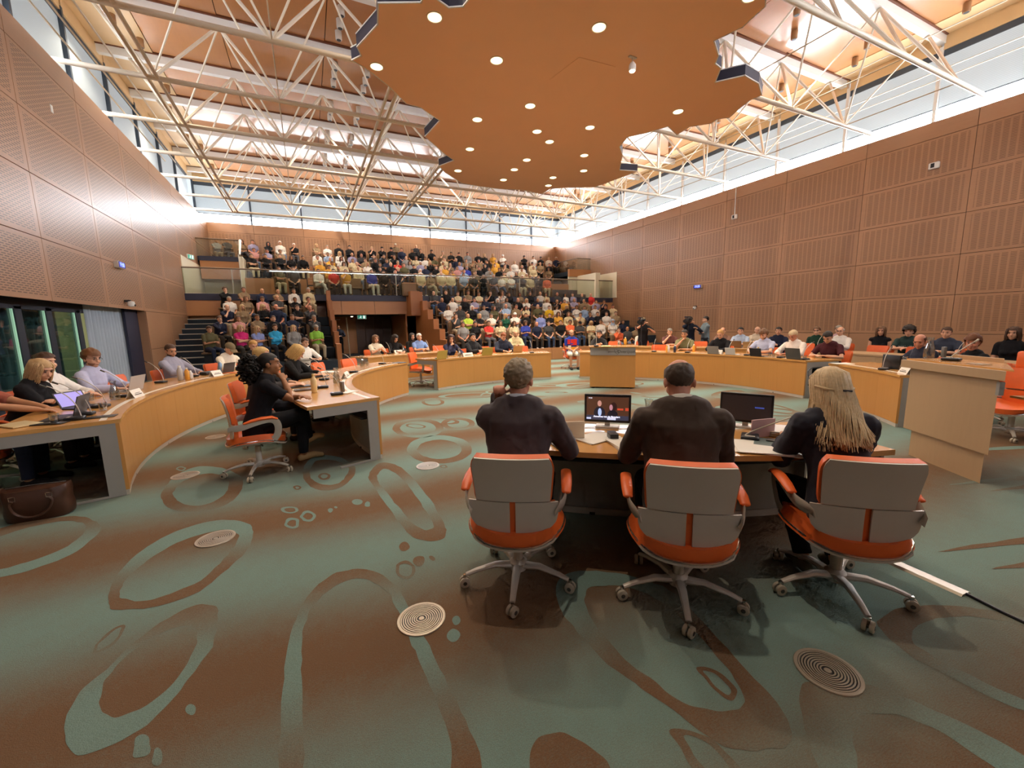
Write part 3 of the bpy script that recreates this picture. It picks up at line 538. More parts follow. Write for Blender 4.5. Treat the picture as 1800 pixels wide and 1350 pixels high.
# passage under the gallery
pa = struct('passage', sbox(1.12, 4.75, 22.05, 26.5, .001, .004), 'tcar')
ob('passage_wall', sbox(4.68, 4.75, 22.1, 26.5, 0, 2.2), 'woodB', pa); ob('passage_wall', sbox(1.12, 1.18, 22.1, 26.5, 0, 2.2), 'woodB', pa); ob('passage_end', sbox(1.12, 4.75, 26.5, 26.6, 0, 2.3), 'woodB', pa); ob('passage_soffit', sbox(1.12, 4.75, 22.1, 26.6, 2.2, 2.25), 'dark', pa)
for i in range(4): ob('dark_board', sbox(2.6+.5*i, 3.09+.5*i, 25.9, 25.95, .02, 2.18), mat('dark_walnut', '3a241a', .5, var=.2) if i == 0 else bpy.data.materials['dark_walnut'], pa)
d = empty('door_1', (1.25, 25.4, 0), R_(55)); tag(d, kind='structure'); ob('door_leaf', MB().box(0, .95, -.025, .025, .02, 2.1, .004), 'woodB', d); ob('door_closer', MB().box(.05, .85, -.07, -.03, 2.0, 2.06), 'alu', d); ob('door_handle', MB().tube([(.88, -.025, 1.0), (.88, -.08, 1.0), (.75, -.08, 1.0)], .012, 6), 'chrome', d)
e = empty('passage_lamp', (2.3, 24.6, 2.2)); tag(e, 'small lit lamp in the ceiling of the passage under the gallery', 'ceiling light'); ob('lamp_glass', MB().lathe([(.07, -.03), (.05, -.045), (.002, -.05)], 14), 'lamp', e, True); ob('lamp_ring', MB().lathe([(.07, 0), (.09, -.005), (.09, -.03), (.07, -.03)], 16, cap=False), 'white', e); lamp('lamp_light', (0, 0, -.07), 45, e, 160, .05)
stf = ob('door_stay_pole', MB().tube([(2.02, 24.3, 0), (1.98, 24.3, 2.1)], .03, 8), 'off', None, True); tag(stf, 'pale upright pole beside the guard in the dark passage', 'pole')
# glass balustrades
def balustrade(name, pts, z, hgt, label, posts=True, seg=1.8):
    e = empty(name, (pts[0][0], pts[0][1], z)); tag(e, label, 'balustrade'); inv = (pts[0][0], pts[0][1], z)
    for (xa, ya, za), (xb, yb_, zb) in zip(pts, pts[1:]):
        a, b = Vector((xa, ya, za)), Vector((xb, yb_, zb)); n = max(1, round((b-a).length/seg)); dn = (b-a).normalized(); sd = Vector((-dn.y, dn.x, 0)).normalized()*.006
        for i in range(n):
            p, q = a+(b-a)*(i/n)+dn*.01, a+(b-a)*((i+1)/n)-dn*.01
            vs = [p-sd, q-sd, q+sd, p+sd]; vs = [v+Vector((0, 0, .02)) for v in vs]+[v+Vector((0, 0, hgt-.02)) for v in vs]
            sh(ob('glass_pane', MB().add(vs, [(3, 2, 1, 0), (4, 5, 6, 7), (0, 1, 5, 4), (1, 2, 6, 5), (2, 3, 7, 6), (3, 0, 4, 7)]), 'tglass', e), inv)
            if posts and i % 4 == 1: sh(ob('post', MB().box(p.x-.02, p.x+.02, p.y+.02, p.y+.05, z, z+hgt-.03), 'alu', e), inv)
        sh(ob('handrail', MB().tube([a+Vector((0, 0, hgt)), b+Vector((0, 0, hgt))], .032, 8), 'rail', e, True), inv)
balustrade('gallery_balustrade', [(XL+.02, sky(XL, GY-.02), GZ), (16.6, sky(16.6, GY-.02), GZ)], GZ, 1.08, 'long clear glass balustrade with steel handrail along the front of the gallery')
balustrade('gallery_balustrade', [(16.95, sky(16.95, GY-.02), GZ), (XR-.02, sky(XR, GY-.02), GZ)], GZ, 1.08, 'short clear glass balustrade at the right end of the gallery by the wall', False)
balustrade('balcony_balustrade', [(XL+.02, sky(XL, 25.45), 5.0), (-2.75, sky(-2.75, 25.45), 5.0)], 5.0, 1.05, 'glass balustrade with handrail before two spectators high on the left', False)
balustrade('balcony_balustrade', [(XR-.03, sky(XR, 24.4), 4.9), (17.0, sky(17, 24.4), 4.9), (17.0, sky(17, 26.9), 4.95)], 4.9, 1.05, 'glass balustrade with handrail high in the right corner of the gallery', False)
e = empty('sloping_handrail', (-2.72, 25.2, 4)); tag(e, 'white sloping handrail beside the upper left seats', 'handrail'); sh(ob('rail_bar', MB().tube([(-2.68, 24.75, 5.25), (-2.68, 25.5, 6.08)], (.04, .06), 6), 'white', e), (-2.72, 25.2, 4)); sh(ob('rail_post', MB().tube([(-2.74, 24.75, 3.2), (-2.74, 24.75, 5.25)], .02, 6), 'alu', e), (-2.72, 25.2, 4))
# ---- glazed doors in the left wall
GX = -4.92
wd = struct('window_90', MB().box(GX-.1, GX-.05, DJ0, DJ1, 0, .05), 'doorframe')
ob('head_box', MB().box(GX-.4, XL-.04, DJ0, DJ1, 2.30, 2.42), 'doorframe', wd); ob('jamb_board', MB().box(GX-.15, XL, DJ1, DJ1+.05, 0, DH), 'wood', wd); ob('blue_board', MB().box(-4.80, -4.74, 15.9, DJ1, 0, 2.29), 'navy', wd); ob('head_trim', MB().box(XL-.03, XL+.0, DJ0, DJ1, 2.22, 2.30), 'wood', wd)
ob('head_rail', MB().box(GX-.05, GX+.05, DJ0, 13.9, 2.05, 2.3), 'doorframe', wd)
for y in (8.2, 9.2, 10.2, 11.2, 12.25, 13.5):
    ob('door_stile', MB().box(GX-.05, GX+.05, y-.12, y+.10, 0, 2.1), 'doorframe', wd); ob('glass_edge', MB().box(GX+.0, GX+.03, y-.155, y-.12, 0, 2.05), emit('glass_edge_green_glow', 'a8d8b8', .35) if y == 8.2 else bpy.data.materials['glass_edge_green_glow'], wd)  # pale green edges get a faint glow put in, though they are no lamps
for y0, y1 in zip((7.3, 8.3, 9.3, 10.3, 11.3, 12.35), (8.05, 9.05, 10.05, 11.05, 12.1, 13.35)): ob('door_glass', MB().box(GX-.01, GX, y0, y1, .03, 2.06), 'dglass', wd)
lob = struct('trim_9', MB().box(-8.6, -8.5, 4, 18, 0, 3), mat('lobby_wall', 'b9c4bc', .8)); ob('lobby_ceiling', MB().box(-8.6, GX-.1, 4, 18, 2.7, 2.75), 'off', lob); ob('lobby_fill_panel', MB().box(-7.6, -7.0, 6, 16, 2.66, 2.69), emit('lobby_fill_glow', 'e8f0c0', 6.0), lob); ob('lobby_end', MB().box(-8.5, GX-.1, 17, 17.1, 0, 2.7), 'off', lob)  # unseen glowing panel added to brighten the lobby behind the door glass
def curtain(x, y0, y1, zt, label, amp=.05):
    n = int((y1-y0)*36); pts = [(x+amp*math.sin(i*.9)+.02*noise.noise(Vector((i*.21, 0, 0))), y0+(y1-y0)*i/n) for i in range(n+1)]
    mb = MB().add([(a, b, z) for z in (.03, zt) for a, b in pts]+[(a-.006, b, z) for z in (.03, zt) for a, b in pts], [(i, i+1, n+2+i, n+1+i) for i in range(n)]+[(2*n+2+i, 3*n+3+i, 3*n+4+i, 2*n+3+i) for i in range(n)])
    return tag(ob('curtain', mb, 'curtain', None, 60), label, 'curtain')
curtain(-4.86, 13.75, 16.1, 2.29, 'pale grey curtain hanging in folds before the blue board on the left', .04)
curtain(-5.35, 10.4, 13.6, 2.3, 'grey curtain seen dimly behind the dark glass doors', .05)
# ---- wall fittings
def clock(loc, rz, label):
    e = empty('wall_clock', loc, rz); tag(e, label, 'clock', 'digital wall clocks')
    ob('clock_case', MB().box(-.24, .24, -.13, 0, -.09, .09, .008), 'alu', e); ob('display', MB().box(-.225, .225, -.134, -.129, -.078, .078), 'ledbg', e)
    t = ob('digits', text_mesh('19:00', .15, 'digits', .004), 'led', e, loc=(0, -.136, 0), rot=(R_(90), 0, 0)); return e
clock((XL+.0, 15.17, 3.4), R_(90), 'small blue digital clock on the left wall'); clock((XR, 14.79, 3.28), R_(-90), 'small blue digital clock showing 19:00 on the right wall')
def dome_cam(name, loc, rz, label):
    e = empty(name, loc, rz); tag(e, label, 'camera')
    ob('bracket', MB().box(-.05, .05, -.16, 0, .03, .08).box(-.04, .04, -.02, 0, -.06, .1), 'black', e); ob('camera_body', MB().lathe([(.02, .07), (.075, .06), (.085, -.02), (.07, -.07), (.02, -.09)], 14, (0, -.16, -.02)), 'white', e, True); ob('camera_lens', MB().ell((.0, -.24, -.06), (.03, .02, .03)), 'black', e, True)
dome_cam('wall_camera', (XL, 15.31, 2.38), R_(90), 'white dome camera on the left wall above the curtain'); dome_cam('wall_camera', (XR, 14.87, 2.24), R_(-90), 'small dome camera on the right wall under the clock')
for (y, z, lb, rod) in ((6.25, 6.24, 'white motion sensor on a square plate high on the right wall', 0), (12.99, 6.26, 'small white sensor hanging on a rod down the right wall', 1)):
    e = empty('wall_sensor', (XR, y, z), R_(-90)); tag(e, lb, 'sensor')
    ob('sensor_body', MB().box(-.13, .13, -.1, 0, -.1, .1, .03), 'white', e, True); ob('sensor_eye', MB().box(-.07, .02, -.106, -.098, -.06, .07, .01), 'black', e)
    if rod: ob('hanging_rod', MB().cyl((0, -.05, .1), (0, -.05, 1.35), .02, 8), 'white', e)
    else: ob('back_plate', MB().box(-.24, .24, -.02, .0, -.22, .22), 'wood', e)
e = tag(ob('wall_spotlight', MB().box(-.02, .02, -.05, .05, -.08, .08, .01), 'white', loc=(XL+.02, 12.9, 6.35)), 'tiny white fitting high on the left wall', 'sensor')
def exit_sign(loc, rz, label):
    e = empty('exit_sign', loc, rz); tag(e, label, 'exit sign')
    ob('sign_box', MB().box(-.22, .22, -.03, .03, -.1, .1), 'white', e); ob('sign_face', MB().box(-.2, .2, -.036, -.03, -.085, .085), 'exitg', e)
    ob('running_figure', MB().ell((-.05, -.04, .055), (.018, .004, .018)).tube([(-.05, -.04, .035), (-.065, -.04, -.01)], .012, 5).tube([(-.065, -.04, -.01), (-.03, -.04, -.03), (-.04, -.04, -.07)], .009, 5).tube([(-.065, -.04, -.01), (-.09, -.04, -.04), (-.12, -.04, -.04)], .009, 5).tube([(-.05, -.04, .03), (-.015, -.04, .01)], .008, 5), 'exitw', e)
    ob('door_symbol', MB().box(.06, .15, -.04, -.037, -.07, .07), 'exitw', e); return e
exit_sign((2.55, 22.2, 2.08), 0, 'lit green exit sign in the dark passage below the gallery'); exit_sign((XL+.12, 23.4, 4.85), R_(70), 'green exit sign at the left end of the gallery'); exit_sign((17.5, 22.35, 4.72), 0, 'green exit sign at the right end of the gallery')
# ---- floor vents and cable cover
vm_ = {}
for nm, mb, m in (('vent_plate', MB().lathe([(.0015, .002), (.118, .002)], 32, cap=False), 'black'), ('vent_rim', MB().lathe([(.112, .002), (.114, .006), (.128, .006), (.13, .001)], 36, cap=False), 'vent'), ('vent_hub', MB().lathe([(.001, .006), (.014, .006), (.016, .002)], 16, cap=False), 'vent')):
    me = mb.mesh(nm, True); me.materials.append(M[m]); vm_[nm] = me
for q in range(8):
    r = .024+.0115*q; me = MB().lathe([(r, .002), (r, .0055), (r+.0062, .0055), (r+.0062, .002)], 32, cap=False).mesh('vent_ring'); me.materials.append(M['vent']); vm_['vent_ring%d' % q] = me
for u, v, lb in ((741, 1088, 'round slotted floor vent left of the nearest chair'), (1455, 1180, 'round slotted floor vent at the bottom right of the picture'), (379, 947, 'round slotted floor vent inside a carpet ring before the left desks'), (752, 819, 'round floor vent inside the circle of desks'), (326, 836, 'round floor vent beside the outer left desk, nearer one'), (379, 768, 'round floor vent beside the outer left desk, farther one')):
    e = empty('floor_vent', onz(u, v, .001)); tag(e, lb, 'floor vent', 'round floor vents')
    for nm, me in vm_.items(): ob(nm.rstrip('01234567'), me, None, e)
a, b = onz(1545, 978, 0), onz(1698, 1046, 0); d = (b-a).normalized(); s = Vector((-d.y, d.x, 0))*.045
tag(ob('cable_cover', MB().add([a-s, b-s, b+s, a+s]+[p+Vector((0, 0, .012)) for p in (a-s*.7, b-s*.7, b+s*.7, a+s*.7)], [(3, 2, 1, 0), (4, 5, 6, 7), (0, 1, 5, 4), (1, 2, 6, 5), (2, 3, 7, 6), (3, 0, 4, 7)]), 'vent'), 'flat metal cable cover on the carpet behind the right chair', 'cable cover')
tag(ob('floor_cable', MB().tube([a-d*.5+Vector((0, 0, .01)), a+Vector((0, 0, .008))], .008, 6), 'black'), 'black cable leaving the cable cover towards the table', 'cable'); tag(ob('floor_cable', MB().tube([b+Vector((0, 0, .008)), onz(1760, 1075, .008), onz(1830, 1108, .008)], .008, 6), 'black'), 'black cable running from the cable cover to the right edge', 'cable')
# ================================================================== FURNITURE
def at(Rr, a, z=0): a = R_(a); return Vector((RC.x+Rr*math.cos(a), RC.y+Rr*math.sin(a), z))
def facing(a): return R_(a+90)                           # local +Y looks to the centre from angle a
RI, RO, DZ = 4.25, 5.05, .755
CA, CB = Vector((3.935, 6.653, 0)), Vector((4.756, 6.202, 0))
def desk(name, a0, a1, ri, ro, label, top='desktop', front='desk', strip=True, group='curved council desks', c=None):
    c = c or RC; at = lambda Rr, a, z=0: Vector((c.x+Rr*math.cos(R_(a)), c.y+Rr*math.sin(R_(a)), z))
    am = (a0+a1)/2; base = at((ri+ro)/2, am); e = empty(name, base); tag(e, label, 'desk', group); inv = base
    P = lambda nm, mb, m, **k: sh(ob(nm, mb, m, e, **k), inv)
    P('desktop', MB().sector(c, ri-.015, ro, a0, a1, DZ-.035, DZ), top)
    if strip: P('inlay_strip', MB().sector(c, ri+.085, ri+.135, a0+.4, a1-.4, DZ, DZ+.0015), 'inlay')
    n = max(1, round(R_(a1-a0)*ri/.62))
    for i in range(n): b0, b1 = a0+(a1-a0)*i/n, a0+(a1-a0)*(i+1)/n; P('front_board', MB().sector(c, ri, ri+.028, b0+.012, b1-.012, .055, DZ-.036, 3), front)
    P('lining', MB().sector(c, ri+.03, ri+.05, a0+.1, a1-.1, .06, DZ-.036), 'steel'); P('plinth', MB().sector(c, ri+.004, ri+.05, a0+.1, a1-.1, .0, .055), 'alu')
    P('cable_tray', MB().sector(c, ri+.06, ri+.2, a0+1, a1-1, .5, .52), 'black')
    L = ro-ri
    for a in (a0, a1):
        s = .012 if a == a0 else -.012
        fr = MB(); d = math.degrees(.02/ri)*(1 if a == a0 else -1)
        for q0, q1, z0, z1 in ((.028, L-.06, DZ-.135, DZ-.036), (.028, .15, .02, DZ-.135), (.028, L-.3, .003, .022)):
            b0, b1 = sorted((a+d*.1, a+d)); fr.sector(c, ri+q0, ri+q1, b0, b1, z0, z1, 2)
        P('end_frame', fr, 'steel')
    for i in range(max(2, n//2)): p = at(ri+.03, a0+(a1-a0)*(i+.5)/max(2, n//2)); P('foot', MB().cyl((p.x, p.y, 0), (p.x, p.y, .02), .03, 8), 'black')
    return e
desk('council_desk', 130.5, 197, 4.245, 5.045, 'curved beech desk of the inner ring on the left with an open grey end', c=CB)
desk('council_desk', 69.9, 116.7, RI, RO, 'curved beech desk of the inner ring before the two men in suits')
desk('council_desk', -17.9, 58.8, RI, RO, 'long curved beech desk of the inner ring at the right behind the small podium')
desk('council_desk', -49, -25, RI, RO, 'curved beech desk of the inner ring beside the maple lectern')
desk('chair_desk', -136.5, -107, RI-.05, 4.95, 'curved table in front of the three people seen from behind')
desk('council_desk', 141, 195.6, 5.83, 6.63, 'curved beech desk of the outer ring nearest the left wall', c=CA)
desk('council_desk', 84, 119.5, 6.62, 7.42, 'curved beech desk of the outer ring at the far left below the passage')
desk('council_desk', 8, 52, 6.62, 7.42, 'curved beech desk of the outer ring behind the long right desk')
desk('council_desk', -40, 4, 6.62, 7.42, 'curved pale desk of the outer ring at the far right', 'pale', 'pale', False)
# ---- conference chair
def chair_proto():
    e = empty('conference_chair')
    P = lambda nm, mb, m, s=True, par=None: ob(nm, mb, m, par or e, s)
    P('gas_column', MB().cyl((0, 0, .1), (0, 0, .30), .03, 14).cyl((0, 0, .28), (0, 0, .37), .02, 12), 'alu')
    P('hub', MB().lathe([(.02, .06), (.05, .07), (.055, .12), (.035, .14)], 16), 'alu')
    leg = None
    for i in range(5):
        a = R_(90+72*i+36); d = Vector((math.cos(a), math.sin(a), 0)); s = Vector((-d.y, d.x, 0))
        mb = MB().tube([d*.03+Vector((0, 0, .10)), d*.14+Vector((0, 0, .115)), d*.26+Vector((0, 0, .095)), d*.325+Vector((0, 0, .075))], [(.03, .022), (.024, .018), (.018, .013), (.016, .011)], 8, side=s)
        P('base_leg', mb, 'alu')
        c = d*.335; k = P('caster', MB().tube([c+Vector((0, 0, .078)), c+Vector((0, 0, .045))], .009, 6), 'chrome')
        t = Vector((-d.y, d.x, 0)) if i % 2 else (d*.6+s*.8).normalized()
        for w in (-1, 1): P('wheel', MB().tube([c+t*(.006*w)+Vector((0, 0, .0305)), c+t*(.012*w)+Vector((0, 0, .0305)), c+t*(.022*w)+Vector((0, 0, .0305)), c+t*(.026*w)+Vector((0, 0, .0305))], [.03, .0305, .0305, .024], 16), 'rubber', True, k)
        P('wheel_core', MB().tube([c-t*.0275+Vector((0, 0, .0305)), c+t*.0275+Vector((0, 0, .0305))], .012, 10), 'rubberd', True, k)
    # seat: leather pad in a rimmed pan
    def seat(u, v, dz=0, g=0):
        x = (u-.5)*2; y = (v-.5)*2; X = x*(.272+g)*math.sqrt(1-.40*y*y); Y = .0+y*(.275+g)*math.sqrt(1-.40*x*x)
        return (X, Y, .408+dz+.055*abs(x)**3*(1-.5*abs(y)**3)-.03*max(0, y)**2+.004*max(0, -y)**3)
    P('seat_cushion', MB().sheet(lambda u, v: seat(u, v, -.02), 12, 12, .085), 'orange', 70)
    P('seat_pan', MB().sheet(lambda u, v: seat(u, v, -.06, .012), 12, 12, .012), 'alu', 70)
    rim = [Vector(seat(.5+.5*max(-1, min(1, 1.28*math.cos(t*.1963))), .5+.5*max(-1, min(1, 1.28*math.sin(t*.1963))), -.045, .012)) for t in range(33)]
    P('seat_rim', MB().tube(rim, .007, 6), 'chrome')
    P('tilt_mechanism', MB().box(-.07, .07, -.1, .1, .335, .385, .015), 'black'); P('tilt_lever', MB().tube([(.06, .02, .35), (.24, .04, .35)], .008, 6), 'black')
    # back: metal shells outside, leather inside; back leans slightly
    def back(x, z, off=0): t = (z-.45)/.45; y = -.235-.055*t+.02*math.sin(t*3.1)+.55*x*x-.0; return Vector((x, y+off, z))
    def upper(u, v, off=0, k=1):
        z = .615+.255*v; hw = (.205+.02*v)*k*(1-.10*max(0, (v-.72)/.28)**2.2); return back((u-.5)*2*hw, z, off)
    P('back_shell', MB().sheet(lambda u, v: upper(u, v), 14, 10, .010), 'alu', 60)
    def lowp(u, v, s):
        z = .425+.185*v; w1 = .205+.045*math.sin(min(1, v*1.25)*1.7); w1 *= 1-.28*max(0, (.42-v)/.42)**2; x0 = .016; x = x0+(w1-x0)*u; return back(s*x, z-(.0 if u < .9 else .0))
    for s in (-1, 1): P('lower_back_shell', MB().sheet(lambda u, v: lowp(u if s > 0 else 1-u, v, s), 10, 8, .010), 'alu', 60)
    P('spine_strip', MB().sheet(lambda u, v: back((u-.5)*.05, .44+.18*v, .012), 2, 4, .006), 'orange')
    P('back_cushion', MB().sheet(lambda u, v: upper(u, v*1.03, .030, 1.02) if v > .0 else upper(u, 0, .03), 14, 10, .045).sheet(lambda u, v: back((u-.5)*2*(.2+.02*math.sin(v*3)), .43+.165*v, .03), 12, 6, .04), 'orange', 60)
    P('lumbar_gap', MB().sheet(lambda u, v: back((u-.5)*.38, .44+.05*v, .03), 6, 2, .01), 'black')
    for s in (-1, 1):
        arm = [Vector((s*.235, -.215, .55)), Vector((s*.285, -.12, .585)), Vector((s*.297, .02, .625)), Vector((s*.297, .13, .635)), Vector((s*.290, .185, .60)), Vector((s*.272, .20, .52)), Vector((s*.255, .17, .43)), Vector((s*.235, .08, .40))]
        cr = catmull(arm, 4)[:29]
        a = P('armrest', MB().tube(cr, [(.007, .034)]*len(cr), 8, side=(1, 0, 0)), 'alu', 60)
        P('arm_pad', MB().tube([(s*.296, -.10, .622), (s*.298, -.03, .642), (s*.298, .06, .655), (s*.297, .15, .655), (s*.295, .195, .635)], [(.026, .011), (.031, .016), (.033, .018), (.032, .016), (.026, .010)], 10, side=(1, 0, 0), round_=True), 'orange', 60, a)
    return e
CH = chair_proto(); ch_used = [0]
def chair(loc, rz, label, group='orange conference chairs'):
    if not ch_used[0]: c = CH; ch_used[0] = 1
    else: c = copy_tree(CH)
    c.location = (loc[0], loc[1], 0); c.rotation_euler = (0, 0, rz); tag(c, label, 'chair', group); return c
# ---- small podium in the ring
def podium():
    p0, p1 = onz(1036.7, 682, 0), onz(1116, 683.5, 0); d = (p1-p0); L = d.length; rz = math.atan2(d.y, d.x); e = empty('podium', p0, rz); tag(e, 'small beech speaking podium with a grey title band inside the desk ring', 'podium')
    ob('body', MB().box(0, L, 0, .5, .03, .80, .004), 'desk', e); ob('top', MB().box(-.03, L+.06, -.06, .52, .985, 1.01, .004), 'desktop', e); ob('title_band', MB().box(.005, L-.005, -.02, .49, .80, .985), 'steel', e)
    ob('lettering', text_mesh('provincie', .055), 'tgrey', e, loc=(L*.50, -.024, .885), rot=(R_(90), 0, 0)); ob('lettering', text_mesh('Overijssel', .105), 'tgrey', e, loc=(L*.80, -.024, .885), rot=(R_(90), 0, 0))
    ob('emblem', MB().tube([(L*.58+.06*math.sin(t*.5)*(1-.02*t), -.022, .88+.055*math.cos(t*.62)) for t in range(12)], .004, 5), 'tgrey', e)
    for x in (.08, L/2, L-.08): ob('foot', MB().cyl((x, .05, 0), (x, .05, .03), .035, 8), 'black', e)
    return e
podium()
def lectern():
    a, b = Vector((6.12, 2.12, 0)), Vector((5.50, 1.27, 0)); d = b-a; L = d.length; rz = math.atan2(d.y, d.x); e = empty('lectern', a, rz); tag(e, 'tall pale maple lectern standing at the right of the three chairs', 'lectern')   # local -y looks... depth grows to +y
    q = lambda x, y: (x-(1.3*y if x > L/2 else 0)*1.0, y)     # the right flank runs back along the line of sight
    bx = lambda x0, x1, y0, y1, z0, z1: MB().prism([q(x0, y0), q(x1, y0), q(x1, y1), q(x0, y1)], z0, z1)
    ob('body', bx(.02, L-.02, .0, .42, .30, 1.0), 'pale', e); ob('plinth', bx(.10, L-.05, .03, .4, .0, .30), 'pale', e)
    ob('top_frame', bx(-.07, L+.02, -.04, .48, 1.0, 1.085), 'pale', e); ob('top_board', bx(-.05, L+.09, .0, .5, 1.085, 1.10), 'desktop', e); ob('back_lip', bx(-.07, L+.06, .46, .5, 1.1, 1.14), 'pale', e)
    ob('side_shelf', MB().box(L-.25, L-.02, .3, .5, .80, .82), 'desktop', e); ob('side_hinge', MB().box(L-.03, L+.0, -.01, .03, .86, .98), 'steel', e)
    return e, rz
LEC, LRZ = lectern()
tag(ob('power_cords', MB().tube([(5.56, 1.02, .3), (5.60, .98, .12), (5.54, .93, .02), (5.66, .88, .02)], .008, 6).tube([(5.58, 1.04, .32), (5.64, 1.0, .15), (5.60, .9, .02), (5.72, .92, .02)], .008, 6).tube([(5.56, 1.04, .3), (5.66, .96, .1), (5.58, .9, .015), (5.5, .86, .015)], .008, 6), 'black'), 'bundle of black power cords on the carpet behind the lectern', 'cable')
# ---- tribune seats
def seat_proto():
    e = empty('tribune_seat')
    ob('seat_pad', MB().box(-.24, .24, -.18, .26, .38, .45, .02), 'seat', e, True); ob('backrest', MB().box(-.25, .25, -.27, -.19, .42, .92, .02), 'seat', e, True); ob('shell', MB().box(-.26, .26, -.295, -.272, .12, .93, .005), 'seatw', e)
    ob('side_panel', MB().box(-.27, -.255, -.28, .2, .0, .6), 'seatw', e); ob('pedestal', MB().box(-.2, .2, -.12, .08, 0, .38), 'black', e); return e
ST = seat_proto(); st_used = [0]
def tribune_seat(loc, label, rz=0):
    if not st_used[0]: c = ST; st_used[0] = 1
    else: c = copy_tree(ST)
    c.location = loc; c.rotation_euler = (0, 0, rz); tag(c, label, 'seat', 'brown tribune seats'); return c
# ================================================================== PEOPLE: one skinned body per pose, clothes and hair as its children
JOBS = []; BAKED = {}
def job(key, mb, vox, dec=1.0, smooth=2, wr=0.0, seed=0):
    if key not in BAKED: BAKED[key] = None; JOBS.append((key, mb, vox, dec, smooth, wr, seed))
def bake():
    tmp = []
    for key, mb, vox, dec, smooth, wr, seed in JOBS:
        me = bpy.data.meshes.new(key); me.from_pydata(mb.v, [], mb.f); o = bpy.data.objects.new('tmp', me); C.objects.link(o)
        r = o.modifiers.new('r', 'REMESH'); r.mode = 'VOXEL'; r.voxel_size = vox; r.adaptivity = 0
        if smooth: s = o.modifiers.new('s', 'SMOOTH'); s.iterations = smooth; s.factor = .5
        if dec < 1: d = o.modifiers.new('d', 'DECIMATE'); d.ratio = dec
        tmp.append((key, o, wr, seed))
    dg = bpy.context.evaluated_depsgraph_get(); dg.update()
    raw = []
    for key, o, wr, seed in tmp:                          # copy everything out before any new datablock is made
        em = o.evaluated_get(dg).data; co = [0.0]*(3*len(em.vertices)); em.vertices.foreach_get('co', co); li = [0]*len(em.loops); em.loops.foreach_get('vertex_index', li); lt = [0]*len(em.polygons); em.polygons.foreach_get('loop_total', lt)
        raw.append((key, co, li, lt, wr, seed))
    bpy.data.batch_remove([o for _, o, _, _ in tmp])
    for key, co, li, lt, wr, seed in raw:
        me = bpy.data.meshes.new(key); fs = []; q = 0
        for n in lt: fs.append(li[q:q+n]); q += n
        me.from_pydata(list(zip(co[::3], co[1::3], co[2::3])), [], fs)
        if wr:
            nv = len(me.vertices); no = [0.0]*(3*nv); me.vertex_normals.foreach_get('vector', no); out = []
            for i in range(nv):
                p = V(co[3*i], co[3*i+1], co[3*i+2]); q = p*11+V(seed, seed*2.3, 0); k = wr*(noise.noise(V(q.x, q.y, q.z*.6))+.45*noise.noise(q*2.4))
                out += [p.x+no[3*i]*k, p.y+no[3*i+1]*k, p.z+no[3*i+2]*k]
            me.vertices.foreach_set('co', out); me.update()
        me.polygons.foreach_set('use_smooth', [True]*len(me.polygons)); BAKED[key] = me
    JOBS.clear()
def V(*a): return Vector(a)
def ik(S, T, l1, l2, pole):
    d = T-S; L = max(.08, min(d.length, l1+l2-.004)); dn = d.normalized(); a = (l1*l1-l2*l2+L*L)/(2*L); h = math.sqrt(max(0, l1*l1-a*a)); p = pole-dn*pole.dot(dn); p = p.normalized() if p.length > 1e-4 else dn.orthogonal()
    return S+dn*a+p*h, S+dn*L
POSES = {}
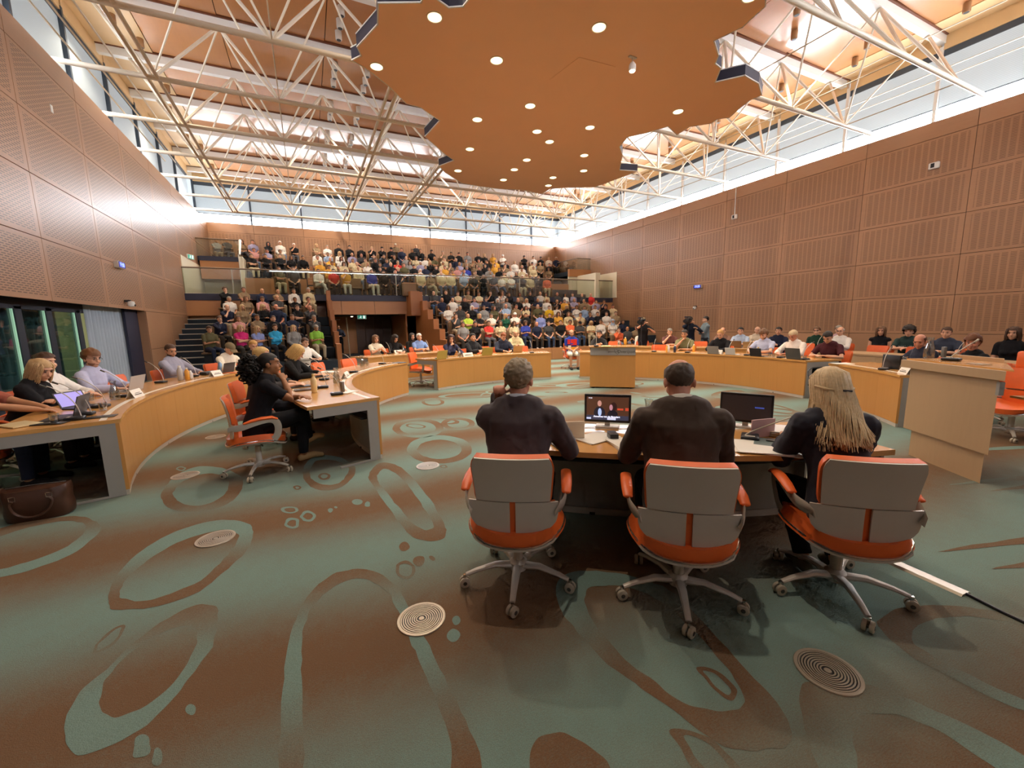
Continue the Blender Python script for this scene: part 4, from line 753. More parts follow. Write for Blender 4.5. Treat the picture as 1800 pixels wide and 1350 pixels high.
def pose(key, sit=True, lean=4, hp=4, hy=0, hr=0, rh=(.09, .24, .60), lh=(-.09, .24, .60), rc=.5, lc=.5, legs='sit', sex='m', roll=0, rp=(.6, -.5, -.7), lp=(-.6, -.5, -.7), vox=.016, dec=.55, nf=9, seat=.46, fat=1.0):
    J = dict(key=key, vox=vox, dec=dec, sex=sex); f = sex == 'f'
    Hc = V(0, 0, seat+.095) if sit else V(0, 0, .93)
    t = V(math.sin(R_(roll)), math.sin(R_(lean)), math.cos(R_(lean))).normalized(); sw = (.165 if f else .188)*fat**.5
    J['Hc'], J['t'] = Hc, t
    nl = R_(lean+.45*hp); nd = V(math.sin(R_(roll))*.6, math.sin(nl), math.cos(nl)).normalized()
    NB = Hc+t*.515; HC = NB+nd*.15
    J['NB'], J['HC'], J['nd'] = NB, HC, nd; J['Mh'] = Matrix.Translation(HC) @ Matrix.Rotation(R_(hy), 4, 'Z') @ Matrix.Rotation(R_(-hp), 4, 'X') @ Matrix.Rotation(R_(hr), 4, 'Y')
    J['arms'] = []
    for s, T, pole, c in ((1, V(*rh), rp, rc), (-1, V(*lh), lp, lc)):
        S = Hc+t*.44+V(s*sw, 0, 0); E, Wr = ik(S, T, .285, .25, V(*pole)); J['arms'].append((s, S, E, Wr, c))
    J['legs'] = []
    for s in (1, -1):
        Hj = Hc+V(s*.085, .01, -.02)
        if not sit: K, A = V(s*.10, .03, .5), V(s*.11, -.02, .09); toe = V(s*.13, .16, .035)
        elif legs == 'cross' and s > 0: K, A = V(-.02, .46, .60), V(-.20, .52, .27); toe = V(-.24, .66, .25)
        elif legs == 'tuck': K, A = V(s*.12, .42, .50), V(s*.09, .18, .10); toe = V(s*.1, .30, .03)
        else: K, A = V(s*.13, .45, seat+.05), V(s*.12, .44, .09); toe = V(s*.14, .62, .035)
        J['legs'].append((s, Hj, K, A, toe))
    mb = MB(); torso(mb, J, 0, fat)
    mb.tube([Hc+t*.46, NB+nd*.02, HC-nd*.02], [.06, .054 if not f else .047, .05], 10, round_=True)
    for s, S, E, Wr, c in J['arms']:
        mb.tube([S, S*.5+E*.5, E, E*.5+Wr*.5, Wr], [.052, .046, .039, .038, .027], nf, round_=True)
        hand(mb, E, Wr, s, c)
    for s, Hj, K, A, toe in J['legs']:
        mb.tube([Hj, Hj*.5+K*.5, K], [.085, .075, .055], nf, round_=True); mb.tube([K, K*.6+A*.4, A], [.054, .052, .034], nf, round_=True)
        mb.tube([A+V(0, -.03, -.04), A*.4+toe*.6+V(0, 0, -.0), toe], [(.034, .04), (.04, .03), (.036, .022)], nf, side=(1, 0, 0), round_=True)
    for c, r in (((0, -.012, .035), (.076, .096, .085)), ((0, .022, -.025), (.064, .074, .092)), ((0, .055, -.088), (.034, .034, .03)), ((0, .075, .040), (.05, .022, .014)), ((.034, .066, -.03), (.026, .024, .026)), ((-.034, .066, -.03), (.026, .024, .026)), ((.078, -.008, -.012), (.011, .02, .032)), ((-.078, -.008, -.012), (.011, .02, .032)), ((0, .088, -.062), (.024, .012, .012))):
        mb2 = MB().ell(c, r, 12, 8); mb.add([J['Mh'] @ Vector(v) for v in mb2.v], mb2.f)
    nz = MB().tube([(0, .088, .018), (0, .103, -.012), (0, .113, -.03)], [.008, .010, .0145], 7, round_=True); mb.add([J['Mh'] @ Vector(v) for v in nz.v], nz.f)
    job('body_'+key, mb, vox, dec, 2 if vox < .012 else 1); POSES[key] = J; J['fat'] = fat
    return J
def torso(mb, J, g, fat=1.0, hem=-.10, top=.53):
    Hc, t = J['Hc'], J['t']; f = J['sex'] == 'f'
    prof = [(-.10, .158, .115), (0, .168, .122), (.1, .142, .108), (.2, .132, .103), (.32, .148, .112), (.42, .155, .098), (.475, .13, .08), (.515, .058, .054)] if f else [(-.10, .155, .118), (0, .165, .122), (.1, .155, .115), (.2, .155, .112), (.32, .172, .12), (.42, .182, .106), (.48, .15, .082), (.515, .064, .058)]
    pts, rs = [], []
    for o, a, b in prof:
        if o < hem-.001 or o > top+.001: continue
        k = fat if o < .3 else fat**.5; pts.append(Hc+t*o+V(0, (.018*(k-1)*8 if o < .3 else 0)+(.02 if abs(o-.32) < .05 else 0), 0)); rs.append((a*k+g, b*k+g))
    mb.tube(pts, rs, 16, side=(1, 0, 0), round_=True)
    if f:
        for s in (-1, 1): mb.ell(Hc+t*.30+V(s*.065, .095+g, 0), (.058+g*.5, .052, .055), 8, 6)
    for s, S, E, Wr, c in J['arms']:
        mb.ell(S+V(-.006*s, 0, -.004), (.056+g, .058+g, .056+g), 9, 6); mb.tube([Hc+t*.475+V(s*.055, -.012, 0), Hc+t*.455+V(s*.11, -.008, 0), S+V(-.02*s, 0, .0)], [.038+g*.7, .050+g*.8, .052+g], 8, round_=True)
def hand(mb, E, W, s, curl, n=6):
    d = (W-E).normalized(); up = V(0, 0, 1); lat = d.cross(up); lat = lat.normalized() if lat.length > .15 else V(1, 0, 0); nrm = lat.cross(d)*-1
    if nrm.z > 0: nrm = -nrm
    mb.tube([W, W+d*.04, W+d*.085], [(.026, .018), (.038, .016), (.040, .013)], 8, side=lat, round_=True)
    for i in range(4):
        p = W+d*.085+lat*(-.030+.020*i); L = (.066, .076, .072, .056)[i]; pts = [p-d*.02, p]; a = 0
        for sg in (.45, .32, .25):
            a += curl*.75; q = d*math.cos(a)+nrm*math.sin(a); p = p+q*(L*sg); pts.append(p)
        mb.tube(pts, [.0095, .0095, .009, .0085, .0075], n, round_=True)
    e = lat if (lat.dot(V(-s, 0, 0)) > 0) else -lat
    b = W+d*.03+e*.034; dd = (d*.7+e*.6+nrm*.35).normalized()
    mb.tube([b-e*.02, b, b+dd*.035, b+dd*.045+(d*.9+nrm*.4)*.022], [.013, .013, .011, .009], n, round_=True)
def garment(J, kind, key, vox=None, wr=.006):
    vox = vox or J['vox']; wr = .010 if kind == 'jacket' else wr; mb = MB(); fat = J['fat']; near = vox < .0125
    k2 = key
    if k2 in BAKED: return k2
    if kind in ('short', 'long', 'jacket', 'none', 'loose'):
        g = dict(short=.014, long=.014, jacket=.026, none=.012, loose=.028)[kind]
        torso(mb, J, g, fat, -.10, .48)
        for s, S, E, Wr, c in J['arms']:
            if kind == 'none': continue
            if kind == 'short': M_ = S*.28+E*.72; mb.tube([S, S*.5+M_*.5, M_], [.066, .062, .060], 10)
            else:
                q = g*.55; Wq = Wr*.94+E*.06 if kind != 'loose' else Wr*.55+E*.45
                mb.tube([S, S*.5+E*.5, E, E*.5+Wq*.5, Wq], [.060+q, .054+q, .050+q, .048+q, .040+q], 10, round_=False); mb.ell(E, (.051+q,)*3, 8, 6)
        if kind == 'jacket':                                # collar roll
            mb.tube([J['NB']+J['nd']*.006+V(.088*math.sin(a*.524), -.006-.076*math.cos(a*.524), .006-.035*(1-math.cos(a*.524))*.9) for a in range(-4, 5)], (.010, .019), 8)
            for s, S, E, Wr, c in (J['arms'] if J['sex'] == 'm' else []): mb.ell(S+V(-.025*s, -.005, .022), (.085, .075, .036), 10, 7)
    elif kind in ('trousers', 'shorts', 'jeans'):
        Hc, t = J['Hc'], J['t']; k = fat
        mb.tube([Hc+t*-.11, Hc, Hc+t*.07], [(.16*k+.01, .12*k+.01), (.170*k+.012, .125*k+.012), (.155*k+.012, .115*k+.012)], 14, side=(1, 0, 0), round_=True)
        for s, Hj, K, A, toe in J['legs']:
            mb.tube([Hj, Hj*.5+K*.5, K], [.099, .090, .070], 10, round_=True)
            if kind != 'shorts': mb.tube([K, K*.6+A*.4, A*.97+K*.03], [.069, .063, .055], 10)
    elif kind == 'skirt':
        Hc = J['Hc']; mb.tube([Hc+V(0, -.1, 0), Hc+V(0, .1, 0), Hc+V(0, .3, -.01), Hc+V(0, .5, -.04)], [(.17, .12), (.19, .12), (.2, .1), (.21, .09)], 14, side=(1, 0, 0), round_=True); mb.tube([Hc+V(0, .47, -.02), Hc+V(0, .5, -.2), Hc+V(0, .48, -.38)], [(.2, .09), (.21, .08), (.22, .09)], 12, side=(1, 0, 0))
    elif kind[:4] == 'shoe':
        for s, Hj, K, A, toe in J['legs'][int(kind[-1]):int(kind[-1])+1]:
            mb.tube([A+V(0, -.035, -.045), A*.4+toe*.6, toe+V(0, .015, 0)], [(.042, .045), (.047, .04), (.042, .03)], 9, side=(1, 0, 0), round_=True)
        wr = 0
    job(k2, mb, max(vox, .011 if near else .016), .7 if near else .6, 2, wr if kind[:4] != 'shoe' else 0, len(kind))
    return k2
def finish_body(key):                                     # eyes, brows and lips set into the face
    J = POSES[key]; me = BAKED['body_'+key]
    if len(me.materials): return me
    n0 = len(me.polygons); bm = bmesh.new(); bm.from_mesh(me); mats = []
    def put(c, r, mi, rot=None):
        m_ = MB().ell(c, r, 8, 5, rot); vs = [bm.verts.new(J['Mh'] @ Vector(v)) for v in m_.v]
        for f in m_.f:
            fc = bm.faces.new([vs[i] for i in f]); fc.material_index = mi; fc.smooth = True
    for s in (-1, 1):
        put((s*.031, .0865, .010), (.0135, .006, .0065), 1); put((s*.033, .0905, .031), (.019, .008, .0045), 1, Matrix.Rotation(s*.12, 3, 'Y'))
    put((0, .0995, -.062), (.021, .006, .006), 2)
    bm.to_mesh(me); bm.free()
    for m in ('skin', 'eye', 'lips'): me.materials.append(M[m])
    return me
# ---- hair, in head coordinates
HAIRM = {}
def shell(fn, n=28, m=20, r=(.085, .106, .094), c=(0, -.012, .036), amp=.006, fr=38, seed=0):
    mb = MB(); vs = []; idx = {}; rows = []
    for i in range(m+1):
        a = -math.pi/2+math.pi*i/m; row = []
        for j in range(n):
            b = 2*math.pi*j/n; d = V(math.cos(a)*math.sin(b), math.cos(a)*math.cos(b), math.sin(a)); p = V(d.x*r[0], d.y*r[1], d.z*r[2]); k = 1+(noise.noise(p*fr+V(seed, 0, 0))*amp+abs(noise.noise(V(p.x*90, p.y*18, p.z*18)))*amp*.8)/.09
            row.append(p*k+V(*c))
        rows.append(row)
    for i in range(m):
        for j in range(n):
            q = (rows[i][j]+rows[i+1][(j+1) % n])*.5
            if fn(q):
                ids = []
                for a_, b_ in ((i, j), (i, (j+1) % n), (i+1, (j+1) % n), (i+1, j)):
                    if (a_, b_) not in idx: idx[(a_, b_)] = len(vs); vs.append(rows[a_][b_])
                    ids.append(idx[(a_, b_)])
                mb.f.append(tuple(ids))
    mb.v = [tuple(v) for v in vs]; inner = [tuple(Vector(c)+(Vector(v)-Vector(c))*.90) for v in mb.v]; o = len(mb.v); F = list(mb.f); mb.v += inner; mb.f += [tuple(reversed([i+o for i in f])) for f in F]
    cnt = {}
    for f in F:
        for a_, b_ in zip(f, f[1:]+f[:1]): cnt[(a_, b_)] = cnt.get((a_, b_), 0)+1
    for (a_, b_) in list(cnt):
        if (b_, a_) not in cnt: mb.f.append((b_, a_, a_+o, b_+o))
    return mb
def hl(q): return q.z > (.072 if q.y > .055 else (.045 if q.y > .02 else (-.012 if q.y > -.03 else -.062)))    # short back and sides
def strands(mb, n, zend, spread, seed, rad=.014, a0=50, a1=310, wave=.012, back=.0, zs=.05, coh=0):
    r = random.Random(seed)
    for i in range(n):
        a = R_(a0+(a1-a0)*(i+.5*r.random())/n); sx, cy = math.sin(a), math.cos(a); st = V(sx*.070, -.012+cy*.088, zs+.03*r.random()); L = zend*(1-.14*r.random()); ph = a*5+r.random()*.9+seed if coh else r.random()*6; k = 1+spread
        pts = []
        for q in range(6):
            u = q/5; z = st.z+(L-st.z)*u; w_ = 1.12+.10*math.sin(u*2.4)+spread*u*u
            pts.append(V(sx*.073*w_+wave*math.sin(ph+u*7)*u, -.012+cy*.092*w_-back*u*u+wave*math.cos(ph+u*6)*u, z))
        mb.tube([V(sx*.04, -.012+cy*.05, .115)]+pts, [rad*.5, rad, rad*1.1, rad*1.05, rad*.9, rad*.75, rad*.3], 6)
def hair(style):
    if style in HAIRM: return HAIRM[style]
    mb = MB(); name = 'hair'; m = 'hair'
    if style == 'short': mb = shell(hl)
    elif style == 'shortfine': mb = shell(hl, 56, 40, amp=.009, fr=70)
    elif style == 'thick': mb = shell(lambda q: q.z > (.06 if q.y > .05 else (.03 if q.y > .01 else -.06)), r=(.094, .118, .112), amp=.012, fr=22)
    elif style == 'buzz': mb = shell(hl, r=(.079, .099, .0885), amp=.001)
    elif style == 'fringe': mb = shell(lambda q: hl(q) and (q.z < .068 and q.y < .035), 56, 40, r=(.080, .100, .088), amp=.004, fr=60)
    elif style in ('long', 'longfine', 'bob', 'bobfine'):
        fine = 'fine' in style; L = 'long' in style
        mb = shell(lambda q: q.z > (.07 if q.y > .055 else (.03 if q.y > .01 else -.06)), amp=.004); strands(mb, 90 if fine else 22, -.27 if L else -.15, .22 if L else .05, 5, .0095 if fine else .018, 42, 318)
        if fine: strands(mb, 60, -.22 if L else -.13, .12 if L else .0, 9, .011, 38, 322)
    elif style == 'wavy': mb = shell(lambda q: q.z > (.07 if q.y > .055 else (.03 if q.y > .01 else -.06)), 48, 30, amp=.004); strands(mb, 330, -.37, .42, 5, .0034, 44, 316, .030, .05, .05, 1); strands(mb, 260, -.35, .24, 9, .0036, 70, 290, .024, .06, .05, 1); strands(mb, 220, -.33, .66, 19, .003, 60, 300, .036, .03, .05, 1); strands(mb, 60, -.30, .12, 29, .011, 60, 300, .01, .05)
    elif style == 'pony':
        mb = shell(hl, 48, 30, r=(.081, .101, .09), amp=.002); r = random.Random(4)
        for i in range(150):
            d = V(r.gauss(0, 1), r.gauss(0, 1), r.gauss(0, 1)).normalized(); c = V(0, -.185, -.045)+V(d.x*.075, d.y*.07, d.z*.115); pts = []
            for q in range(7): pts.append(c+V(math.sin(q*1.7+i), math.cos(q*1.7+i*1.3), math.sin(q*1.1+i*.7))*.017+V(d.x, d.y, d.z-.3)*(.009*q))
            mb.tube(pts, [.009, .011, .011, .011, .010, .008, .003], 5)
        mb.ell((0, -.17, -.03), (.075, .075, .115), 12, 9); mb.tube([(0, -.09, .03), (0, -.14, .01)], [.04, .03], 10)
    elif style == 'updo': mb = shell(lambda q: q.z > (.07 if q.y > .055 else (.02 if q.y > .01 else -.06)), 40, 26, r=(.089, .11, .1), amp=.008, fr=26); mb.ell((0, -.12, .06), (.05, .045, .045), 12, 8)
    elif style == 'cap': mb = shell(lambda q: q.z > (.045 if q.y > .03 else .03), r=(.09, .112, .098), amp=0); mb.sheet(lambda u, v: ((u-.5)*.15*(1-.35*v), .085+.085*v, .052-.012*v-.25*(u-.5)**2*.15), 8, 4, .006); name = 'cap'; m = 'fabric'
    elif style == 'hijab': mb = shell(lambda q: not (q.y > .045 and q.z < .068), r=(.1, .12, .11), amp=.002); mb.tube([(0, -.01, -.02), (0, .0, -.1), (0, .0, -.17)], [(.09, .1), (.1, .105), (.15, .13)], 14, side=(1, 0, 0)); name = 'headscarf'; m = 'fabric'
    elif style == 'afro': mb = shell(lambda q: q.z > (.05 if q.y > .05 else (.01 if q.y > .0 else -.06)), r=(.12, .13, .13), amp=.02, fr=30)
    me = mb.mesh(name, 70); me.materials.append(M[m]); HAIRM[style] = (name, me); return HAIRM[style]
def beard_mesh():
    if 'beard' not in HAIRM:
        mb = shell(lambda q: q.z < -.05 and q.y > .01 and not (abs(q.x) < .026 and q.z > -.078), 34, 28, r=(.0665, .077, .0955), c=(0, .021, -.023), amp=.002); me = mb.mesh('beard', 70); me.materials.append(M['hair']); HAIRM['beard'] = ('beard', me)
    return HAIRM['beard']
def glasses_mesh():
    if 'spec' not in HAIRM:
        mb = MB()
        for s in (-1, 1): mb.tube([(s*.033+.022*math.cos(t*.524), .103, .008+.017*math.sin(t*.524)) for t in range(13)], .0018, 5); mb.tube([(s*.055, .1, .012), (s*.08, .03, .012), (s*.082, -.02, .004)], .0018, 5)
        mb.tube([(-.011, .106, .01), (.011, .106, .01)], .0018, 5); me = mb.mesh('glasses'); me.materials.append(M['black']); HAIRM['spec'] = ('glasses', me)
    return HAIRM['spec']
SKIN = dict(l='d9a789', m='c48f6d', d='9a6846', t='b07c58', r='cf8e72')
HC_ = dict(n='4a3020', k='1a1412', b='b8966a', g='8d8478', w='d8d2c8', r='8a4a24', a='b98a4e', y='c4a064', l='c9b08a', h='9aa0ac', d='2a201a', c='6b4a30')
def person(J, loc, rz, label, top, topc, bottom='trousers', botc='2b2c36', style='short', hc='n', skin='l', shoe='1c1a1a', scale=1.0, beard=None, spec=False, group=None, extra=None, suit=False):
    """queued: meshes are baked together, then placed"""
    kt = garment(J, top, 'top_%s_%s' % (top, J['key'])); kb = garment(J, bottom, '%s_%s' % (bottom, J['key'])); ks = [garment(J, 'shoe%d' % i, 'shoe%d_%s' % (i, J['key'])) for i in (0, 1)]
    QUEUE.append((J, loc, rz, label, kt, topc, kb, botc, style, hc, skin, shoe, scale, beard, spec, group, extra, ks, suit, top, bottom))
QUEUE = []
GN = {'short': 'shirt', 'long': 'shirt', 'jacket': 'jacket', 'none': 'sleeveless_top', 'loose': 'shirt'}
def col(o, c): o.color = lin(c); return o
def place_people():
    bake()
    for (J, loc, rz, label, kt, topc, kb, botc, style, hc, skin, shoe, scale, beard, spec, group, extra, ks, suit, top, bottom) in QUEUE:
        b = col(ob('person', finish_body(J['key']), None), SKIN.get(skin, skin)); b.location = loc; b.rotation_euler = (0, 0, rz); b.scale = (scale,)*3; tag(b, label, 'person', group)
        for nm, k, c in ((GN[top], kt, topc), (bottom, kb, botc), ('shoe', ks[0], shoe), ('shoe', ks[1], shoe)):
            me = BAKED[k]
            if not len(me.materials): me.materials.append(M['suit' if (suit or nm == 'jacket') else 'fabric'])
            col(ob(nm, me, None, b), c)
        if style:
            nm, me = hair(style); h = col(ob(nm, me, None, b), HC_.get(hc, hc)); h.matrix_local = J['Mh']
        if beard: nm, me = beard_mesh(); h = col(ob(nm, me, None, b), HC_.get(beard, beard)); h.matrix_local = J['Mh']
        if spec: nm, me = glasses_mesh(); h = ob(nm, me, None, b); h.matrix_local = J['Mh']
        if extra: extra(b, J)
    QUEUE.clear()
def collar(c, r=.069):
    def f(b, J):
        nd = J['nd']; fx = V(1, 0, 0); fy = nd.cross(fx); fy = fy if fy.y > 0 else -fy; o = J['NB']+nd*.040
        col(ob('shirt_collar', MB().tube([o+fx*(r*math.sin(a*.524))-fy*(r*math.cos(a*.524))-nd*(.018*(1-math.cos(a*.524))*.5) for a in range(-5, 6)], (.020, .005), 6, side=tuple(nd)), 'fabric', b, True), c)
    return f
def suitfront(tie='1a1a22', shirt='e9e6e2'):
    def f(b, J):
        Hc, t = J['Hc'], J['t']; o = V(0, .155, 0)
        fw = V(0, math.cos(math.asin(t.y)), -t.y)
        P = lambda x, k, d: Hc+t*k+V(x, 0, 0)+fw*d
        col(ob('shirt_front', MB().add([P(-.055, .50, .082), P(.055, .50, .082), P(.02, .24, .155), P(-.02, .24, .155), P(-.05, .50, .07), P(.05, .50, .07), P(.02, .24, .14), P(-.02, .24, .14)], [(0, 1, 2, 3), (7, 6, 5, 4), (0, 4, 5, 1), (1, 5, 6, 2), (2, 6, 7, 3), (3, 7, 4, 0)]), 'fabric', b), shirt)
        if tie: col(ob('tie', MB().add([P(-.014, .49, .092), P(.014, .49, .092), P(.024, .27, .16), P(-.024, .27, .16), P(-.01, .49, .08), P(.01, .49, .08), P(.02, .27, .15), P(-.02, .27, .15)], [(0, 1, 2, 3), (7, 6, 5, 4), (0, 4, 5, 1), (1, 5, 6, 2), (2, 6, 7, 3), (3, 7, 4, 0)]), 'fabric', b), tie)
    return f
# ================================================================== WHO SITS WHERE
N8, N11 = dict(vox=.008, dec=.35, nf=12), dict(vox=.011, dec=.4, nf=10)
CHAIRS = []
def seat_person(J, Rr, a, label, *args, turn=0, chairtxt=None, dr=.02, **k):
    p = at(Rr, a); person(J, p, facing(a)+R_(turn), label, *args, **k)
    if chairtxt: chair(at(Rr+dr, a), facing(a)+R_(turn), chairtxt)
# ---- the three seen from behind
def topglasses(b, J):
    for s in (-1, 1): t_ = col(ob('hair_twist', MB().tube([(s*.082, .03, .03), (s*.094, -.03, .012), (s*.078, -.09, -.012), (s*.035, -.122, -.024), (0, -.13, -.028)], [.004, .007, .008, .007, .005], 8), 'hair', b, True), 'd9bd92'); t_.matrix_local = J['Mh']
    c_ = ob('hair_clip', MB().tube([(-.025, -.136, -.026), (.025, -.136, -.03)], .006, 6), 'black', b); c_.matrix_local = J['Mh']
    g = ob('glasses', MB().tube([(.085*math.sin(t*.3), .05+.06*math.cos(t*.3)-.03, .135-.003*t*t) for t in range(-5, 6)], .004, 6), 'black', b); g.matrix_local = J['Mh']
PF1 = pose('front_a', lean=13, hp=4, hy=-6, rh=(.25, .46, .80), lh=(-.135, .20, 1.10), rc=.35, lc=1.1, lp=(-.35, .1, -1), rp=(.5, -.3, -.9), **N8)
PF2 = pose('front_b', lean=12, hp=30, hy=3, rh=(.17, .44, .80), lh=(-.17, .44, .80), rc=.4, lc=.4, rp=(.55, -.5, -.9), lp=(-.55, -.5, -.9), fat=1.1, **N8)
PF3 = pose('front_c', lean=14, hp=14, hy=14, roll=-4, rh=(.08, .46, .80), lh=(-.14, .44, .80), sex='f', rp=(.5, -.4, -.9), lp=(-.5, -.4, -.9), legs='tuck', **N8)
for J, xy, f, lb, cl, hs, hcx, sk, cs, ex, kw in (
  (PF1, (1.06, 2.10), 54, 'man with short grey hair in dark suit seen from behind, hand at his ear', '4c4244', 'shortfine', '8f7c62', 'r', 'leftmost of the three silver and orange chairs seen from behind', collar('e8e8ee'), dict(shoe='5a3a24', botc='26242a')),
  (PF2, (1.81, 1.53), 53, 'balding man in dark brown suit seen from behind, head bent over papers', '48392f', 'fringe', '5d5046', 'r', 'middle one of the three silver and orange chairs seen from behind', collar('efe6d6', .074), dict(botc='231f20')),
  (PF3, (2.64, 1.13), 52, 'woman with long wavy blond hair in black jacket seen from behind', '262530', 'wavy', 'd9bd92', 'l', 'rightmost of the three silver and orange chairs seen from behind', topglasses, dict(botc='17171c', shoe='6a6450'))):
    person(J, (xy[0], xy[1], 0), R_(f-90), lb, 'jacket', cl, 'trousers', style=hs, hc=hcx, skin=sk, extra=ex, scale=1.03 if J is not PF3 else .98, **kw)
    chair(xy, R_(f-90)+(.05 if J is PF1 else -.04), cs)
# ---- outer left desk
D_TYPE = lambda k, **q: pose(k, **{**dict(lean=9, hp=14, rh=(.11, .48, .80), lh=(-.11, .48, .80), rc=.35, lc=.35, rp=(.9, -.3, -.5), lp=(-.9, -.3, -.5)), **q})
PA0 = D_TYPE('a_type', lean=12, hp=16, rh=(.05, .58, .80), lh=(-.07, .58, .80), **N8)
PA1 = pose('a_fold', lean=20, hp=24, hy=-22, rh=(-.08, .38, .83), lh=(.12, .36, .81), sex='f', rp=(.9, -.2, -.5), lp=(-.9, -.2, -.5), rc=.9, **N8)
PA2 = D_TYPE('a_up', lean=8, hp=3, hy=-20, sex='f', rh=(.10, .50, .80), lh=(-.05, .46, .80), **N8)
PA3 = D_TYPE('a_man', lean=6, hp=10, hy=-20, rh=(.22, .46, .80), lh=(-.1, .42, .80), **N8)
PA4 = pose('a_tired', lean=-4, hp=20, hy=-18, rh=(.16, .42, .80), lh=(-.16, .36, .80), rp=(.8, -.3, -.5), lp=(-.8, -.3, -.5), **N11)
PA5 = D_TYPE('a_read', lean=14, hp=38, hy=-10, **N11)
seat_person(PA0, 7.8, 179.5, 'person in short sleeves at the left edge, bare forearms typing', 'short', 'a05a48', 'jeans', '2a3348', style='short', hc='n', skin='t', chairtxt='orange chair of the person typing at the left edge')
seat_person(PA1, 7.72, 174.8, 'woman with blond bob in black top, arms folded on the outer left desk', 'long', '17161a', style='bobfine', hc='b', dr=.22, chairtxt='orange chair of the blond woman in black at the left')
seat_person(PA2, 7.85, 170.3, 'woman with pinned-up brown hair in white blazer at the outer left desk', 'jacket', 'e6e0da', style='updo', hc='n', botc='2a2a33', chairtxt='orange chair of the woman in the white blazer', extra=suitfront(None, 'cfd2e2'))
seat_person(PA3, 7.75, 165.6, 'young man with glasses in pale blue shirt typing at the outer left desk', 'long', 'b4b6d2', style='thick', hc='6e4526', beard='8f6446', spec=True, dr=.2, chairtxt='orange chair behind the young man in pale blue shirt', extra=collar('b4b6d2'))
chair(at(7.9, 159.3), facing(159.3)+R_(-8), 'empty orange chair between the pale blue shirt and the bearded man')
seat_person(PA4, 7.8, 152.6, 'bearded man in grey-blue shirt leaning back beside the stairs', 'long', '9a98a8', style='buzz', hc='n', beard='3a2418', skin='m', chairtxt='orange chair of the bearded man in grey-blue shirt', extra=collar('9a98a8'))
seat_person(PA5, 7.75, 144.6, 'person with flat cap and white jacket reading at the outer left desk', 'long', 'e2d8c6', style='cap', hc='7a6a50', chairtxt='chair with a grey coat at the person in the white jacket')
seat_person(D_TYPE('a_red', hp=18, hy=-24, **N11), 7.75, 139.4, 'red-haired man in black shirt at the end of the outer left desk', 'short', '1b1b20', style='short', hc='a', chairtxt='orange chair of the red-haired man in black')
# ---- inner left desk
PB1 = pose('b_chin', lean=15, hp=2, hy=-10, sex='f', rh=(.07, .29, 1.01), lh=(.02, .44, .80), rc=1.2, lc=.4, rp=(.6, .3, -.9), lp=(-.9, -.2, -.5), legs='cross', **N8)
PB3 = D_TYPE('b_down', lean=13, hp=40, hy=8, sex='f', **N8)
PB2 = D_TYPE('b_up', lean=9, hp=4, sex='f', **N11)
seat_person(PB1, 5.3, 187.5, 'woman with curly dark ponytail in black tee, hand at her chin', 'short', '17161b', style='pony', hc='1d1512', skin='d', botc='17171c', shoe='a8875c', chairtxt='nearest orange and silver chair of the woman with the ponytail')
seat_person(PB2, 5.42, 172.5, 'person with short blond hair in charcoal top behind the woman with the ponytail', 'loose', '3a3838', style='short', hc='y', chairtxt='orange chair of the person with short blond hair in charcoal')
seat_person(PB3, 5.4, 158.8, 'blond woman in black hooded top looking down at her papers', 'long', '1a1919', style='bobfine', hc='y', chairtxt='orange chair of the blond woman in black hooded top')
seat_person(D_TYPE('b_man', hp=14, hy=-4, **N11), 7.75, 128.5, 'brown-haired man in white shirt behind the blond woman in black', 'long', 'e4ded6', style='short', hc='n', chairtxt='chair of the man in white shirt behind the blond woman')
chair(at(5.35, 144.5), facing(144.5)+R_(6), 'empty orange chair left of two at the inner left desk'); chair(at(5.35, 134.6), facing(134.6)+R_(-4), 'empty orange chair right of two at the inner left desk'); chair(at(5.35, 112.5), facing(112.5)+R_(30), 'empty orange chair at the open end of the far left desk')
# ---- far desks, shared poses
Q_FOLD = pose('q_fold', lean=8, hp=4, rh=(.03, .42, .84), lh=(-.03, .42, .82), rc=1, lc=1, rp=(.9, -.2, -.5), lp=(-.9, -.2, -.5), **N11)
Q_FOLDF = pose('q_fold_f', lean=8, hp=6, hy=-8, sex='f', rh=(.02, .36, .92), lh=(-.03, .36, .90), rc=1, lc=1, rp=(.9, -.2, -.7), lp=(-.9, -.2, -.7), **N11)
Q_TYPE = D_TYPE('q_type', hp=26, **N11); Q_TYPEF = D_TYPE('q_type_f', hp=30, sex='f', **N11)
Q_CHIN = pose('q_chin', lean=12, hp=8, rh=(.03, .25, 1.03), lh=(-.05, .42, .80), rc=1.1, rp=(.7, .3, -.9), lp=(-.9, -.2, -.5), **N11)
Q_CHINF = pose('q_chin_f', lean=12, hp=12, hy=-20, sex='f', rh=(.06, .25, 1.02), lh=(-.1, .42, .80), rc=1.1, rp=(.7, .3, -.9), lp=(-.9, -.2, -.5), **N11)
Q_LAP = pose('q_lap', lean=3, hp=6, rh=(.05, .26, .66), lh=(-.05, .28, .66), **N11); Q_LAPF = pose('q_lap_f', lean=3, hp=4, sex='f', rh=(.05, .24, .64), lh=(-.05, .24, .64), **N11)
def far(J, Rr, a, label, ctxt, *args, **k): seat_person(J, Rr, a, label, *args, chairtxt=ctxt, **k)
far(Q_FOLDF, 7.75, 111.8, 'woman in cream patterned top with hands clasped below the passage', 'orange chair of the woman in the cream patterned top', 'short', 'ddd2bc', style='bob', hc='c')
far(Q_TYPEF, 7.75, 107.0, 'dark-haired woman in black bent over the far left outer desk', 'orange chair of the dark-haired woman in black', 'long', '1a1718', style='long', hc='d')
far(Q_FOLD, 7.75, 100.6, 'grey-haired man in blue shirt at the far left outer desk', 'chair of the grey-haired man in the blue shirt', 'short', '7f9bd0', style='short', hc='w')
